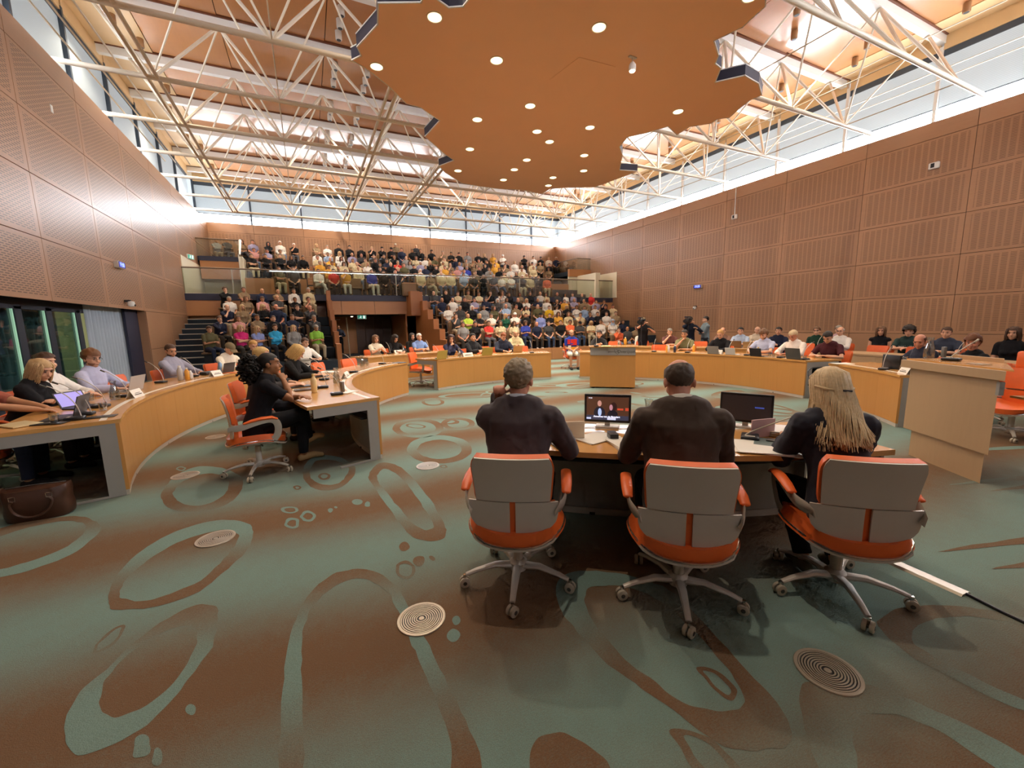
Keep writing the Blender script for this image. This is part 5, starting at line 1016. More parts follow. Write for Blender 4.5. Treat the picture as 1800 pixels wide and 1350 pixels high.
far(Q_LAPF, 8.6, 99.6, 'dark-haired woman half hidden behind the man in blue shirt', 'chair of the woman behind the man in blue shirt', 'long', '2a2622', style='long', hc='d')
far(Q_CHINF, 5.45, 101.8, 'dark-haired woman in navy and white striped jacket, phone at her ear', 'orange chair of the woman in the striped jacket', 'long', '34364e', style='long', hc='3a2018')
far(Q_FOLD, 5.45, 94.2, 'dark-haired man in black suit and tie with clasped hands', 'orange chair of the man in black suit and tie', 'jacket', '1b1a1e', style='short', hc='k', extra=suitfront(), turn=14)
far(Q_TYPE, 5.45, 83.6, 'man in dark blue suit reading behind a yellow laptop', 'orange chair of the man in dark blue suit', 'jacket', '23283a', style='short', hc='r', extra=suitfront())
far(Q_FOLD, 7.75, 74.3, 'bald bearded man in beige jacket behind the far left desk', 'orange chair of the bald bearded man in beige', 'jacket', 'c9b68c', style=None, beard='4a3524', skin='m', extra=suitfront(None, 'd8d0c4'))
chair(at(6.06, 98.4), facing(99)+R_(20), 'empty orange chair between the striped jacket and the black suit'); chair(at(6.06, 87.0), facing(88.2), 'empty orange chair between the two men in suits'); chair(at(5.5, 76.5), facing(76.5), 'low empty orange chair beside the grey-haired man\'s head'); chair(at(7.9, 94.3), facing(92), 'empty orange chair of the outer ring behind the striped jacket')
# man in the flag shirt
def flagshirt(b, J):
    Hc, t = J['Hc'], J['t']
    for i, (c, x0, x1, z0, z1) in enumerate((('d8352c', -.16, .06, .26, .46), ('e8a52c', -.17, .17, .10, .2), ('e9e4dc', .05, .15, .0, .25), ('d8352c', .08, .17, .3, .46))):
        col(ob('shirt_patch', MB().sheet(lambda u, v: Hc+t*(z0+(z1-z0)*v)+V(x0+(x1-x0)*u, .142-.9*(x0+(x1-x0)*u)**2, 0), 5, 5, .012), 'fabric', b, True), c)
far(Q_LAP, 6.95, 59.4, 'grey-haired man in red, blue and orange shirt and white shorts between the desks', 'swivel chair of the man in the colourful shirt', 'short', '2b3f9a', 'shorts', 'e6ddcc', style='fringe', hc='g', skin='m', extra=flagshirt, turn=10)
far(Q_FOLDF, 5.5, 51.6, 'dark-haired woman in green top and black cardigan behind the podium', 'black chair of the woman in green behind the podium', 'jacket', '1d1b1c', style='updo', hc='d', extra=suitfront(None, '28604c'))
far(Q_CHIN, 7.75, 33.6, 'grey-haired man in dark checked shirt with clasped hands behind the right desk', 'orange chair of the man in the checked shirt', 'short', '6a4440', style='short', hc='g')
far(Q_CHIN, 5.42, 25.3, 'dark-haired man in olive polo with hand before his mouth', 'orange chair of the man in the olive polo', 'short', '7d7a56', style='short', hc='d', skin='m')
far(Q_TYPE, 5.42, 15.2, 'balding man in black sweater reading at the long right desk', 'orange chair of the balding man in black sweater', 'long', '161518', style='buzz', hc='a')
far(Q_TYPE, 5.42, 3.7, 'bearded man in pale blue shirt typing at the long right desk', 'orange chair of the bearded man in pale blue shirt', 'short', 'b9bfda', style='thick', hc='c', beard='6a4a34', extra=collar('b9bfda'))
far(D_TYPE('q_low', lean=12, hp=32, **N11), 5.42, -4.0, 'grey-blond man in white shirt typing at the long right desk', 'orange chair of the man in white shirt at the right desk', 'long', 'e8ded4', style='short', hc='l', skin='r', extra=collar('e8ded4'))
far(D_TYPE('q_maroon', lean=16, hp=36, hy=14, rh=(.08, .44, .80), lh=(-.14, .42, .80), **N8), 5.42, -12.4, 'man in maroon tee bent over the end of the long right desk', 'orange chair of the man in the maroon tee', 'short', '4a1f26', style='short', hc='d', botc='15151a', turn=6)
for a, rr, tx in ((47.5, 7.7, 'empty orange chair behind the podium, left one'), (40.5, 7.7, 'empty orange chair behind the podium, right one'), (33.4, 5.45, 'empty orange chair at the long desk beside the podium'), (26.8, 7.7, 'empty orange chair behind the man in the olive polo'), (20.5, 7.7, 'empty orange chair behind the balding man in black sweater'), (5.5, 7.7, 'empty orange chair behind the grey-blond man in white shirt'), (-6.5, 7.7, 'empty orange chair below the woman in the black dress'), (-12.3, 7.7, 'empty orange chair below the man in the dark green tee')): chair(at(rr, a), facing(a), tx)
tsh = lambda b, J: col(ob('shirt_print', text_mesh('NATURE', .075), 'fabric', b, loc=J['Hc']+J['t']*.30+V(0, .148, 0), rot=(R_(90), 0, R_(180))), 'dfe4e4')
for a, rr, lb, c, hs, hcx, f, x in ((18.6, 8.15, 'dark-haired young man in pale blue tee by the right wall', 'a9bad2', 'short', 'k', 0, {}), (17.2, 9.15, 'bald older man in beige shirt by the right wall', 'cbb9a2', 'fringe', 'w', 0, {}), (11.0, 8.1, 'dark-haired man in navy jacket turned away by the right wall', '1e2238', 'short', 'k', 0, {}), (4.6, 8.25, 'person with glasses in dark green jacket by the right wall', '1c3a2c', 'updo', 'c', 1, dict(spec=True)), (.4, 8.2, 'bald man with glasses in white shirt by the right wall', 'e4dfd8', 'fringe', 'w', 0, dict(spec=True)), (4.0, 9.35, 'curly grey-haired woman in pink top by the right wall', 'c9a6ac', 'updo', 'g', 1, {}), (-4.6, 8.5, 'woman with fringe in sleeveless black dress by the right wall', '16161c', 'bob', 'c', 1, {}), (-8.9, 8.4, 'curly-haired young man in dark green printed tee by the right wall', '2b3f3c', 'afro', 'd', 0, {}), (-16.2, 7.85, 'brown-haired man in navy tee by the right wall', '3a4152', 'short', 'n', 0, {}), (-23.2, 8.0, 'woman with brown bob in black blouse at the far right wall', '1a1a1e', 'bob', 'n', 1, {}), (22.4, 8.2, 'mostly hidden bald man between orange chairs by the right wall', '8a6a5a', 'fringe', 'n', 0, {})):
    p = at(rr, a); person(Q_LAPF if f else Q_FOLD, p, facing(a)+R_(8 if a > 0 else 22), lb, 'none' if 'sleeveless' in lb else ('long' if 'jacket' in lb or 'shirt' in lb else 'short'), c, style=hs, hc=hcx, extra=tsh if 'printed' in lb else None, **x)
    chair((p.x, p.y), facing(a), 'visitor chair under the '+' '.join(lb.split()[:7]))
# desk beside the lectern
far(D_TYPE('e_bald', lean=14, hp=20, hy=34, **N8), 5.45, -32.0, 'bald man in dark blue suit beside the carafe on the lectern', 'orange chair of the bald man in dark blue suit', 'jacket', '262b3e', style='fringe', hc='n', skin='r', extra=collar('c8ccd8'), scale=.97)
far(D_TYPE('e_woman', lean=10, hp=8, hy=44, sex='f', **N8), 5.55, -40.0, 'woman with short auburn hair in black behind the lectern', 'orange chair of the auburn-haired woman', 'long', '141316', style='thick', hc='6a3c1c', skin='r', scale=.97)
chair((8.02, 1.72), R_(74), 'high-backed orange chair right of the lectern'); 
hb = ob('headrest', MB().rbox((0, -.285, .98), (.19, .035, .12), .03), 'orange', [o for o in bpy.data.objects if o.get('label') == 'high-backed orange chair right of the lectern'][0], True)
person(pose('edge', lean=2, hp=3, **N11), (8.25, 1.02, 0), R_(80), 'person in grey trousers cut off by the right edge', 'long', '2a2a30', 'trousers', '4a4648', style='short', hc='n')
# ---- standing people
S_CROSS = pose('s_cross', sit=False, lean=1, rh=(-.12, .19, 1.16), lh=(.12, .17, 1.18), rp=(.8, .1, -.8), lp=(-.8, .1, -.8), **N11)
S_CAM = pose('s_cam', sit=False, lean=2, rh=(-.10, .26, 1.50), lh=(-.30, .2, 1.30), rc=1.0, rp=(.9, .1, -.6), lp=(-.8, -.2, -.7), **N11)
S_HANDS = pose('s_hands', sit=False, lean=2, rh=(.04, .24, 1.10), lh=(-.04, .24, 1.10), rp=(.9, -.1, -.6), lp=(-.9, -.1, -.6), **N11)
def to(px, y0, p): return math.atan2(px-p[0], -(y0-p[1]))
def look(p, q): return math.atan2(q[1]-p[1], q[0]-p[0])-math.pi/2
for J, p, q, lb, c, bc, hs, hcx in ((S_HANDS, (1.62, 25.2), (4, 5), 'guard in dark uniform standing in the passage', '1c2030', '15151c', 'buzz', 'n'), (S_CAM, (10.75, 11.05), (6, 8), 'camera operator with cap in black shirt beside the right stands', '18171a', '1a1a1e', 'cap', '6a5a44'), (S_CAM, (12.3, 10.35), (4, 7), 'camera operator in dark navy jacket below the wall clock', '1c2232', '20222c', 'short', 'k'), (S_CROSS, (12.75, 10.05), (9, 12), 'man in grey-blue shirt with folded arms beside the camera operator', '6f7d84', '2a2c34', 'short', 'k')):
    person(J, (p[0], p[1], 0), look(p, q), lb, 'long' if 'shirt' not in lb or 'grey' in lb else 'short', c, 'trousers', bc, style=hs, hc=hcx)
far(pose('q_fwd', lean=24, hp=-8, sex='f', rh=(.04, .38, .86), lh=(-.04, .38, .84), **N11), 9.3, 41.5, 'seated woman in white shirt leaning forward between the camera operators', 'chair of the woman leaning forward', 'long', 'e2d9c8', style='updo', hc='d', skin='t')
# ================================================================== SPECTATORS
CT = dict(k=('black', '1b1a1c'), n=('navy', '262b40'), w=('white', 'e6dfd4'), c=('cream', 'd6c49c'), g=('grey', '8f8d8b'), d=('dark grey', '474646'), b=('pale blue', '98aecb'), B=('royal blue', '37449f'), p=('pink', 'cf958e'), m=('magenta', 'd62f78'), r=('red', 'cf3a35'), o=('orange', 'd8663f'), y=('yellow', 'd69c3c'), Y=('bright yellow', 'e2b52a'), l=('lime', 'b9d24a'), v=('lilac', '9a93ad'), t=('tan', '8f785c'), O=('olive', '5f5a3e'), e=('dark green', '1f5540'), q=('turquoise', '36a0cf'), G=('grass green', '86b944'), L=('lavender', '8b97cc'), s=('striped', 'b9b4ae'))
HN = dict(n='brown', k='black', b='blond', g='grey', w='white', r='red', d='dark', l='fair', c='chestnut', y='golden', h='grey')
HSY = dict(s=('short', 'short %s hair'), L=('long', 'long %s hair'), B=('bob', '%s bob'), x=(None, 'a bald head'), f=('fringe', 'thinning %s hair'), c=('cap', '%s cap'), h=('hijab', '%s headscarf'), u=('updo', 'pinned %s hair'), t=('thick', 'thick %s hair'))
LO = {}
for key, q in dict(lap={}, crossed=dict(rh=(-.13, .19, .80), lh=(.13, .17, .83), rp=(.8, .2, -.7), lp=(-.8, .2, -.7)), chin=dict(lean=12, rh=(.03, .22, 1.03), lh=(.02, .26, .70), rp=(.6, .4, -.8)), phone=dict(rh=(.04, .30, .78), lh=(-.04, .30, .78), hp=22), knees=dict(lean=16, hp=0, rh=(.13, .36, .62), lh=(-.13, .36, .62)), cross=dict(legs='cross', rh=(.08, .3, .68), lh=(-.02, .3, .68))).items():
    for sx in 'mf': LO[key, sx] = pose('aud_%s_%s' % (key, sx), sex=sx, nf=8, **q)
def x_at(px, Y, z):
    x = 5.0
    for _ in range(4):
        y = sky(x, Y); k = (px-900)/FPX; b0 = AX_R.y*y+AX_R.z*(z-CAM_H); b2 = AX_F.y*y+AX_F.z*(z-CAM_H); x = (k*b2-b0)/(AX_R.x-k*AX_F.x)
    return x
PANTS = ['3b4a63', '23232b', 'a89a80', '5d5c60', '2c3448', '3a3530', '6f7f96']
def row(name, Y, z, spec):
    toks = spec.split()
    for i, tk in enumerate(toks):
        a, h = tk.split(':'); px = int(''.join(ch for ch in a if ch.isdigit())); tc = a.lstrip('0123456789'); rr = random.Random(px*31+int(z*100))
        fem = h[0] in 'LBuh'; ps = h[2:] if len(h) > 2 else None
        k = {'c': 'crossed', 'h': 'chin', 'p': 'phone', 'k': 'knees', 'x': 'cross', 'l': 'lap'}.get(ps[0] if ps and ps[0].islower() else '', None) or rr.choice(['lap', 'lap', 'crossed', 'crossed', 'chin', 'phone', 'knees'] if z != GZ else ['lap', 'cross', 'crossed', 'lap'])
        J = LO[k, 'f' if fem else 'm']; x = max(-4.05, min(17.55, x_at(px, Y-.05, z+1.15))); p = (x, sky(x, Y), z)
        st, ph = HSY[h[0]]; hcode = h[1] if len(h) > 1 and h[0] != 'x' else 'n'
        hn = ph % HN.get(hcode, 'dark') if '%s' in ph else ph
        cn, cx = CT[tc]; hcx = {'c': {'k': '1a1a1e', 'w': 'd8d4cc', 'h': '8a8a8a', 'b': 'c0a070'}.get(hcode, '2a2a2e'), 'h': '9aa6b8'}.get(h[0], hcode)
        pant = 'shorts' if ps and 'S' in ps else ('jeans')
        lab = 'spectator with %s in %s top, %s%s, %s' % (hn, cn, ORD[i], ' from left' if i else '', name)
        sl = rr.choice(['short', 'short', 'long']) if tc not in 'kn' else rr.choice(['short', 'long', 'long'])
        person(J, p, look(p, (5.5, 3.0))+rr.uniform(-.12, .12), lab, sl, cx, pant, ({'W': 'd9d4c8', 'J': '4a6488', 'C': 'cdbf9f', 'K': '1c1c22', 'T': '8a7f92'}.get((ps or ' ')[-1]) or rr.choice(PANTS)), style=st, hc=hcx, skin=rr.choice('llmmrt'), shoe=rr.choice(['1c1a1a', 'd8d4cc', '6a5a48', '2a2a30']), scale=rr.uniform(.96, 1.04), group='spectators on the tribune')
        tribune_seat((p[0], p[1]-.0, z), 'brown tribune seat under the %s spectator%s, %s' % (ORD[i], ' from left' if i else '', name), look(p, (5.5, 3.0))*.3+math.pi*.7 if False else math.pi)
row('back gallery row', 27.95, 5.20, '369g:skc 398d:xnc 424t:Lnx 444v:snl 471k:Lkc 492w:swl 516k:swh 556t:Lbc 575w:sgl 595k:skl 614k:skp 635k:snl 653k:sbh 671k:ckh 688k:ckp 706n:snl 725k:skl 739k:snh 759k:ckl 778t:sgh 793k:skp 807k:ckl 822g:skl 841k:sgl 852k:Lbl 867y:Lbl 884w:cwp 922k:ckc 938w:skl 951k:ckc 965w:sbl 978n:swl')
row('fifth gallery row', 26.75, 4.58, '446p:snc 469v:skc 492t:snc 557w:sbl 576b:snl 597w:Lbl 619v:fnl 635d:fnl 657d:snc 675k:snl 692k:snh 714g:fnl 731c:Lnl 748w:snl 764O:xnc 781c:snh 802n:fwl 819t:snk 832t:sgh 842t:snl 855k:snl 872y:sbl 889k:snh 905w:sbl 936c:ckl 950t:fnl 966k:skl')
row('fourth gallery row', 25.75, 4.15, '441k:sncC 466k:skcK 492k:sncK 511k:Lnl 531k:skkC 558c:snl 580y:fnh 600w:Lnl 620c:snl 642t:snl 660k:snl 680n:snc 699r:sgh 720g:Lnl 739v:swl 756k:Lbl 779c:sgl 791t:fnh 808v:fnc 821k:sgl 838t:Lnl 853k:snl 870y:skl 888t:snh 918w:sbl 938c:snl 965t:Lnl')
row('third gallery row', 24.80, 3.80, '562y:sgl 583c:snp 604c:Lnp 627c:fnl 646w:Lbl 668k:skl 687k:fwl 710O:snl 727k:skp 748n:snl 767k:snl 782y:snl 804p:snl 821B:sgl 842k:snl 860g:snl 878k:snl 898w:fnl 918c:snl')
row('second gallery row', 23.85, 3.45, '578y:snp 630c:xnl 668k:snl 700k:fwl 739c:swl 775c:fgl 795y:snc 816b:snl 836t:snl 862g:Lgl 886c:snl 908k:fnl 926c:swl')
row('front gallery row', 22.95, GZ, '490O:sncC 515d:snlK 559w:snxW 586r:sklK 607y:snhW 653B:snlW 674k:snlK 695n:fwlK 740c:swl 757t:LnxC 776c:fglJ 792c:snlJ 815b:snlS 833d:snlS 850k:skcK 868k:sgxT 882w:snxJ 899w:fncK 919k:swcC 932c:sbl 947k:snhK 962o:snlC')
row('lower left top row', 22.0, ROWZ[4], '393k:unhK 428t:snc 460n:xnl 488t:xnc 516w:snl 542c:sglC')
row('lower left fifth row', 20.9, ROWZ[3], '402w:sgl 432t:Lcl 460p:snp 487d:fnc 518k:snc 541t:unh')
row('lower left fourth row', 19.8, ROWZ[2], '396n:fnh 425t:Lbl 461k:Lbp 485n:xnl 522k:uncK 543d:xnh')
row('lower left third row', 18.7, ROWZ[1], '382n:snh 418p:unc 451t:snc 480k:snl 513n:snc 550d:sgh')
row('lower left second row', 17.6, ROWZ[0], '366O:snp 422m:Bbc 451L:Lbc 483q:uncK 515g:Bbl 555G:sgp')
row('lower right top row', 22.0, ROWZ[4], '762d:fnpJ 784k:snl 805c:unc 823t:unc 842c:snc 862k:snh 883w:Lch 895k:snl 914t:Bnl 932k:unl 950s:xnc 960c:Lnl 980d:xnl 994w:Bkl 1007v:snl 1024d:fnl 1039r:xnl')
row('lower right fifth row', 20.9, ROWZ[3], '777n:fgl 796w:fnl 817k:unl 834v:snc 855n:snp 875d:Bwl 891g:Bnl 911k:fgl 926w:Lbc 946n:xnc 962w:fnl 979k:xnh 993y:snl 1010v:fgc 1027t:xnl 1049v:snl 1062n:unh')
row('lower right fourth row', 19.8, ROWZ[2], '788w:Bnl 809d:sgl 830k:Bwl 851g:snl 869O:Lnl 890b:fgc 908t:snl 925c:Lnc 946O:xnl 966Y:snl 979w:Lnp 997k:Bbc 1014w:unl 1028b:snl 1047w:snl 1065k:snl 1078c:snl')
row('lower right third row', 18.7, ROWZ[1], '800d:snh 823l:xnc 843k:Bbc 864w:snc 889e:Lbl 906w:cwc 925k:snl 951L:ckl 967k:snc 982y:Lnl 1000c:Bcl 1020c:snh 1037n:snh 1051k:snc 1067w:snl 1083t:snl')
row('lower right second row', 17.6, ROWZ[0], '814g:snl 836k:ukl 859r:unc 880c:Lnl 904c:Lnl 924B:Bnp 944n:xnl 965d:snl 986k:snl 1003o:unc 1020d:ckp 1040c:Bbp 1057w:unl 1078w:hhl 1096n:unl')
row('lower right end seats', 16.6, 0, '1088o:snh 1104d:fnl 1120t:snl')
# two spectators on their feet against the back wall
for px, cx, lb in ((695, '6f5b44', 'standing spectator in tan jacket against the back wall, raised arm'), (731, '1f2026', 'standing bald spectator in black jacket against the back wall')):
    x = x_at(px, 28.4, 6.7); person(S_CROSS, (x, sky(x, 28.35), 5.2), look((x, 28.3), (5, 3)), lb, 'jacket', cx, 'trousers', '2a2a30', style=None if 'bald' in lb else 'cap', hc='c8bfae')
place_people()
bx = empty('balustrade_box', (x_at(718, 21.9, 3.3), sky(5, 21.7), 3.1)); tag(bx, 'brown upholstered box on the stair cheek at the middle of the gallery', 'box'); ob('box_body', MB().box(-.32, .32, -.2, .2, 0, .62, .02), 'seat', bx); ob('box_top', MB().box(-.33, .33, -.21, .21, .62, .66), 'seatw', bx)
x = x_at(627, 22.95, 3.5); tribune_seat((x, sky(x, 22.9), GZ), 'empty folded tribune seat in the front gallery row between yellow and royal blue tops', math.pi)
# ================================================================== THINGS ON THE DESKS
TOP = DZ+.0015
SEGS = [(130.5, 197, 4.245, 5.045, CB), (69.9, 116.7, 4.25, 5.05), (-17.9, 58.8, 4.25, 5.05), (-49, -25, 4.25, 5.05), (-136.5, -107, 4.2, 4.95), (141, 195.6, 5.83, 6.63, CA), (84, 119.5, 6.62, 7.42), (8, 52, 6.62, 7.42), (-40, 4, 6.62, 7.42)]
_onz = onz
def onz(u, v, z):                                       # things on a desk are kept on its top
    p = _onz(u, v, z)
    if abs(z-TOP) > .02: return p
    best = None
    for s in SEGS:
        a0, a1, r0, r1 = s[:4]; c = s[4] if len(s) > 4 else RC; r = math.hypot(p.x-c.x, p.y-c.y); a = math.degrees(math.atan2(p.y-c.y, p.x-c.x))
        for k in (0, 360):
            aa = max(a0+2, min(a1-2, a+k)); rr = max(r0+.11, min(r1-.13, r)); d = abs(aa-a-k)*.1+abs(rr-r)
            if best is None or d < best[0]: best = (d, Vector((c.x+rr*math.cos(R_(aa)), c.y+rr*math.sin(R_(aa)), z)))
    return best[1]
def ctr(p): return math.atan2(RC.y-p.y, RC.x-p.x)-math.pi/2          # local +Y to the centre
def mic(u, v, label, z=TOP, turn=0, tall=.34, fwd=.16, tip=None, rz=None):
    p = onz(u, v, z); e = empty('gooseneck_microphone', p, (ctr(p) if rz is None else rz)+R_(turn)); tag(e, label, 'microphone', 'desk microphones')
    ob('base', micm['base'], None, e); 
    if tip: ob('gooseneck', MB().tube(catmull([V(0, 0, .02), V(0, 0, .05), V(*tip)*.55+V(0, 0, .03), V(*tip)], 4)[:13], .005, 6), 'rubber', e, True); ob('microphone_head', MB().tube([V(*tip)*.93, V(*tip)*1.06], [.009, .011], 8), 'rubber', e, True)
    else: ob('gooseneck', micm['neck'], None, e); ob('microphone_head', micm['head'], None, e)
    ob('button', micm['button'], None, e); return e
micm = {}
for k, mb, m in (('base', MB().rbox((0, 0, .016), (.055, .07, .016), .012), 'black'), ('neck', MB().tube(catmull([V(0, .03, .02), V(0, .03, .12), V(0, -.03, .24), V(0, -.15, .33)], 5)[:16], .0045, 6), 'alu'), ('head', MB().tube([(0, -.15, .33), (0, -.19, .355)], [.008, .010], 8), 'rubberd'), ('button', MB().box(-.03, .03, -.05, -.03, .03, .0335), 'alu')):
    me = mb.mesh(k, 50); me.materials.append(M[m]); micm[k] = me
def laptop(u, v, label, c='b9b6b2', turn=0, z=TOP, ang=105, w_=.32, cat='laptop', scr='3a3a4a', rz=None):
    p = onz(u, v, z); e = empty('laptop', p, (ctr(p) if rz is None else rz)+R_(turn)); tag(e, label, cat, 'open laptops')
    col(ob('keyboard_base', MB().box(-w_/2, w_/2, -.12, .11, 0, .014, .004), 'plain', e), c); ob('keys', MB().box(-w_/2+.02, w_/2-.02, -.01, .09, .014, .016), 'black', e)
    s, cs = math.sin(R_(ang)), -math.cos(R_(ang)); f = lambda x, h, o: (x, .11+h*cs+o*s, .014+h*s+o*-cs)
    H = w_*.66
    col(ob('lid', MB().add([f(-w_/2, 0, 0), f(w_/2, 0, 0), f(w_/2, H, 0), f(-w_/2, H, 0), f(-w_/2, 0, .007), f(w_/2, 0, .007), f(w_/2, H, .007), f(-w_/2, H, .007)], [(3, 2, 1, 0), (4, 5, 6, 7), (0, 1, 5, 4), (1, 2, 6, 5), (2, 3, 7, 6), (3, 0, 4, 7)]), 'plain', e), c)
    ob('screen', MB().add([f(-w_/2+.012, .012, -.001), f(w_/2-.012, .012, -.001), f(w_/2-.012, H-.012, -.001), f(-w_/2+.012, H-.012, -.001)], [(0, 1, 2, 3)]), 'scr_'+scr if 'scr_'+scr in M else M.setdefault('scr_'+scr, emit('screen_'+scr, scr, .7)), e)
    return e
def card(u, v, label, z=TOP, turn=0, w_=.24):
    p = onz(u, v, z); e = empty('name_card', p, ctr(p)+R_(turn)); tag(e, label, 'name card', 'folded name cards')
    for s in (-1, 1): ob('card_face', MB().add([(-w_/2, .05*s, .0), (w_/2, .05*s, 0), (w_/2, .002*s, .10), (-w_/2, .002*s, .10), (-w_/2, .047*s, .0), (w_/2, .047*s, 0), (w_/2, 0, .098), (-w_/2, 0, .098)], [(0, 1, 2, 3), (7, 6, 5, 4), (0, 4, 5, 1), (1, 5, 6, 2), (2, 6, 7, 3), (3, 7, 4, 0)]), 'paper', e)
    ob('printed_line', MB().add([(-w_*.36, .0375, .032), (w_*.36, .0375, .032), (w_*.36, .033, .042), (-w_*.36, .033, .042)], [(0, 1, 2, 3)]), 'tgrey', e); ob('printed_line', MB().add([(-w_*.25, .0285, .052), (w_*.25, .0285, .052), (w_*.25, .025, .058), (-w_*.25, .025, .058)], [(0, 1, 2, 3)]), 'tgrey', e); return e
carm = {}
for k, mb, m in (('flask', MB().lathe([(.042, .0), (.048, .004), (.05, .05), (.045, .11), (.03, .16), (.024, .19), (.03, .225), (.034, .235), (.031, .234), (.022, .19), (.028, .16), (.043, .11), (.047, .05), (.044, .008), (.001, .007)], 18, cap=False), 'water'), ('water', MB().lathe([(.001, .009), (.043, .009), (.045, .05), (.04, .105), (.001, .106)], 16, cap=False), 'water'), ('tumbler', MB().lathe([(.028, 0), (.036, .09), (.0335, .09), (.027, .008), (.001, .008)], 16, cap=False), 'water'), ('drink', MB().lathe([(.001, .01), (.027, .01), (.031, .05), (.001, .051)], 14, cap=False), 'water')):
    me = mb.mesh(k, 50); me.materials.append(M[m]); carm[k] = me
def carafe(u, v, label, z=TOP):
    e = empty('water_carafe', onz(u, v, z)); tag(e, label, 'carafe', 'glass water carafes'); ob('flask', carm['flask'], None, e); ob('water', carm['water'], None, e); return e
def tumbler(u, v, label, z=TOP):
    e = empty('drinking_glass', onz(u, v, z)); tag(e, label, 'glass', 'drinking glasses'); ob('tumbler', carm['tumbler'], None, e); ob('drink', carm['drink'], None, e); return e
def bottle(u, v, label, c, z=TOP, h=.2, r=.035, cap='e8e4dc', cat='bottle'):
    e = empty('bottle', onz(u, v, z)); tag(e, label, cat); col(ob('bottle_body', MB().lathe([(r*.9, 0), (r, .006), (r, h*.68), (r*.6, h*.82), (r*.45, h*.88)], 14), 'plain', e, True), c); col(ob('bottle_cap', MB().lathe([(r*.5, h*.88), (r*.5, h), (r*.3, h+.003)], 12), 'plain', e, True), cap); return e
def papers(u, v, label, n=3, w_=.21, d=.297, turn=0, z=TOP, c='efe8dc', name='paper_stack', cat='papers', th=.004):
    p = onz(u, v, z); e = empty(name, p, ctr(p)+R_(turn)); tag(e, label, cat)
    for i in range(n): o = col(ob('sheet', MB().box(-w_/2, w_/2, -d/2, d/2, th*i, th*i+th*.9), 'plain', e, rot=(0, 0, R_((i*37 % 11)-5))), c)
    return e
def slab(u, v, name, label, cat, w_, d, h, c, turn=0, z=TOP, bev=.005):
    p = onz(u, v, z); e = empty(name, p, ctr(p)+R_(turn)); tag(e, label, cat); col(ob('body', MB().rbox((0, 0, h/2), (w_/2, d/2, h/2), min(bev, h*.45)), 'plain', e, True), c); return e
# ---- table of the three
def monitor(u, v, label, picture, rz):
    p = onz(u, v, TOP); e = empty('monitor', p, rz); tag(e, label, 'monitor')
    ob('stand', MB().rbox((0, .03, .008), (.09, .05, .008), .006).box(-.02, .02, .03, .045, .01, .1), 'alu', e); ob('casing', MB().rbox((0, .02, .155), (.178, .012, .112), .006), 'black', e); s = ob('screen', MB().box(-.163, .163, .0055, .0075, .062, .250), 'screen', e)
    def q(nm, x0, x1, z0, z1, c, s=.8, y=.005): M.setdefault('px_'+c, emit('picture_'+c, c, s)); return ob(nm, MB().box(x0, x1, y-.0004, y, z0, z1), 'px_'+c, e)
    def el(nm, x, z, rx, rz_, c, y=.0046, s=.8): M.setdefault('px_'+c, emit('picture_'+c, c, s)); return ob(nm, MB().ell((x, y, z), (rx, .0006, rz_), 14, 6), 'px_'+c, e)
    if picture:
        q('picture_backdrop', -.16, .16, .095, .247, '4a2e20'); el('picture_body', -.06, .118, .045, .052, '1c1a26', .0044); el('picture_shirt', -.058, .125, .014, .032, 'a9c0f0', .0038); el('picture_head', -.06, .195, .016, .024, 'b98a80', .0034)
        el('picture_hair', .048, .172, .024, .036, '2a1414', .0044); el('picture_face', .028, .165, .013, .024, 'b0808e', .0038); el('picture_body', .04, .11, .04, .035, '17141e', .004); q('picture_chair', .075, .12, .145, .16, 'b8442c', .8, .0047); q('picture_chair', .135, .16, .142, .165, 'b8442c', .8, .0047)
        q('picture_desk', -.16, .16, .064, .1, '34364a', .8, .0044); q('picture_card', .0, .065, .066, .084, 'c9d2f0', .8, .0034); q('picture_card', -.16, -.125, .068, .082, 'b9c8f0', .8, .0034)
        M.setdefault('px_e8ecff', emit('picture_white', 'e8ecff', 1)); ob('caption', text_mesh('Annemee van de Biondert', .019, 'caption', .0006), 'px_e8ecff', e, loc=(-.005, .0028, .0905), rot=(R_(90), 0, 0)); ob('caption', text_mesh('19:00', .014, 'caption'), 'px_e8ecff', e, loc=(-.132, .0028, .236), rot=(R_(90), 0, 0))
    else: q('picture_bar', .06, .12, .16, .17, '3a4a9a', .8)
    return e
def facecam(u, v): p = onz(u, v, TOP); return math.atan2(p.y, p.x)-math.pi/2
monitor(1067, 752, 'small monitor showing a meeting broadcast on the front table', True, facecam(1067, 752)-R_(3)); monitor(1283, 742, 'dark monitor half hidden behind the balding man', False, facecam(1283, 742)-R_(6))
slab(1003, 772, 'pale_board', 'upright pale board beside the small monitor on the front table', 'board', .2, .012, .13, 'e6d3b4', 15)
papers(1048, 770, 'white sheets before the small monitor', 2, turn=-40); slab(1077, 772, 'conference_speaker', 'black conference speaker box on the front table', 'speaker', .06, .11, .05, '2a2a2c', 10); papers(1103, 783, 'open white booklet on the table edge', 6, .2, .26, 20, th=.003)
carafe(1134, 748, 'glass water carafe right of the small monitor'); slab(1340, 768, 'pink_card', 'upright pale pink board on the front table', 'board', .20, .012, .13, 'c9a5a5', 12)
mic(1318, 772, 'microphone with a long stem reaching right on the front table', tip=(.36, .35, .16), turn=-32)
papers(1395, 764, 'thick pile of papers with orange cover on the front table', 8, .24, .32, 60, th=.005, c='e9dccb'); slab(1366, 782, 'tablet', 'grey-green tablet on the front table', 'tablet', .2, .27, .012, '5a6a68', 55); slab(1369, 776, 'mobile_phone', 'dark phone lying on the tablet', 'phone', .07, .14, .008, '2a2622', 50, TOP+.012)
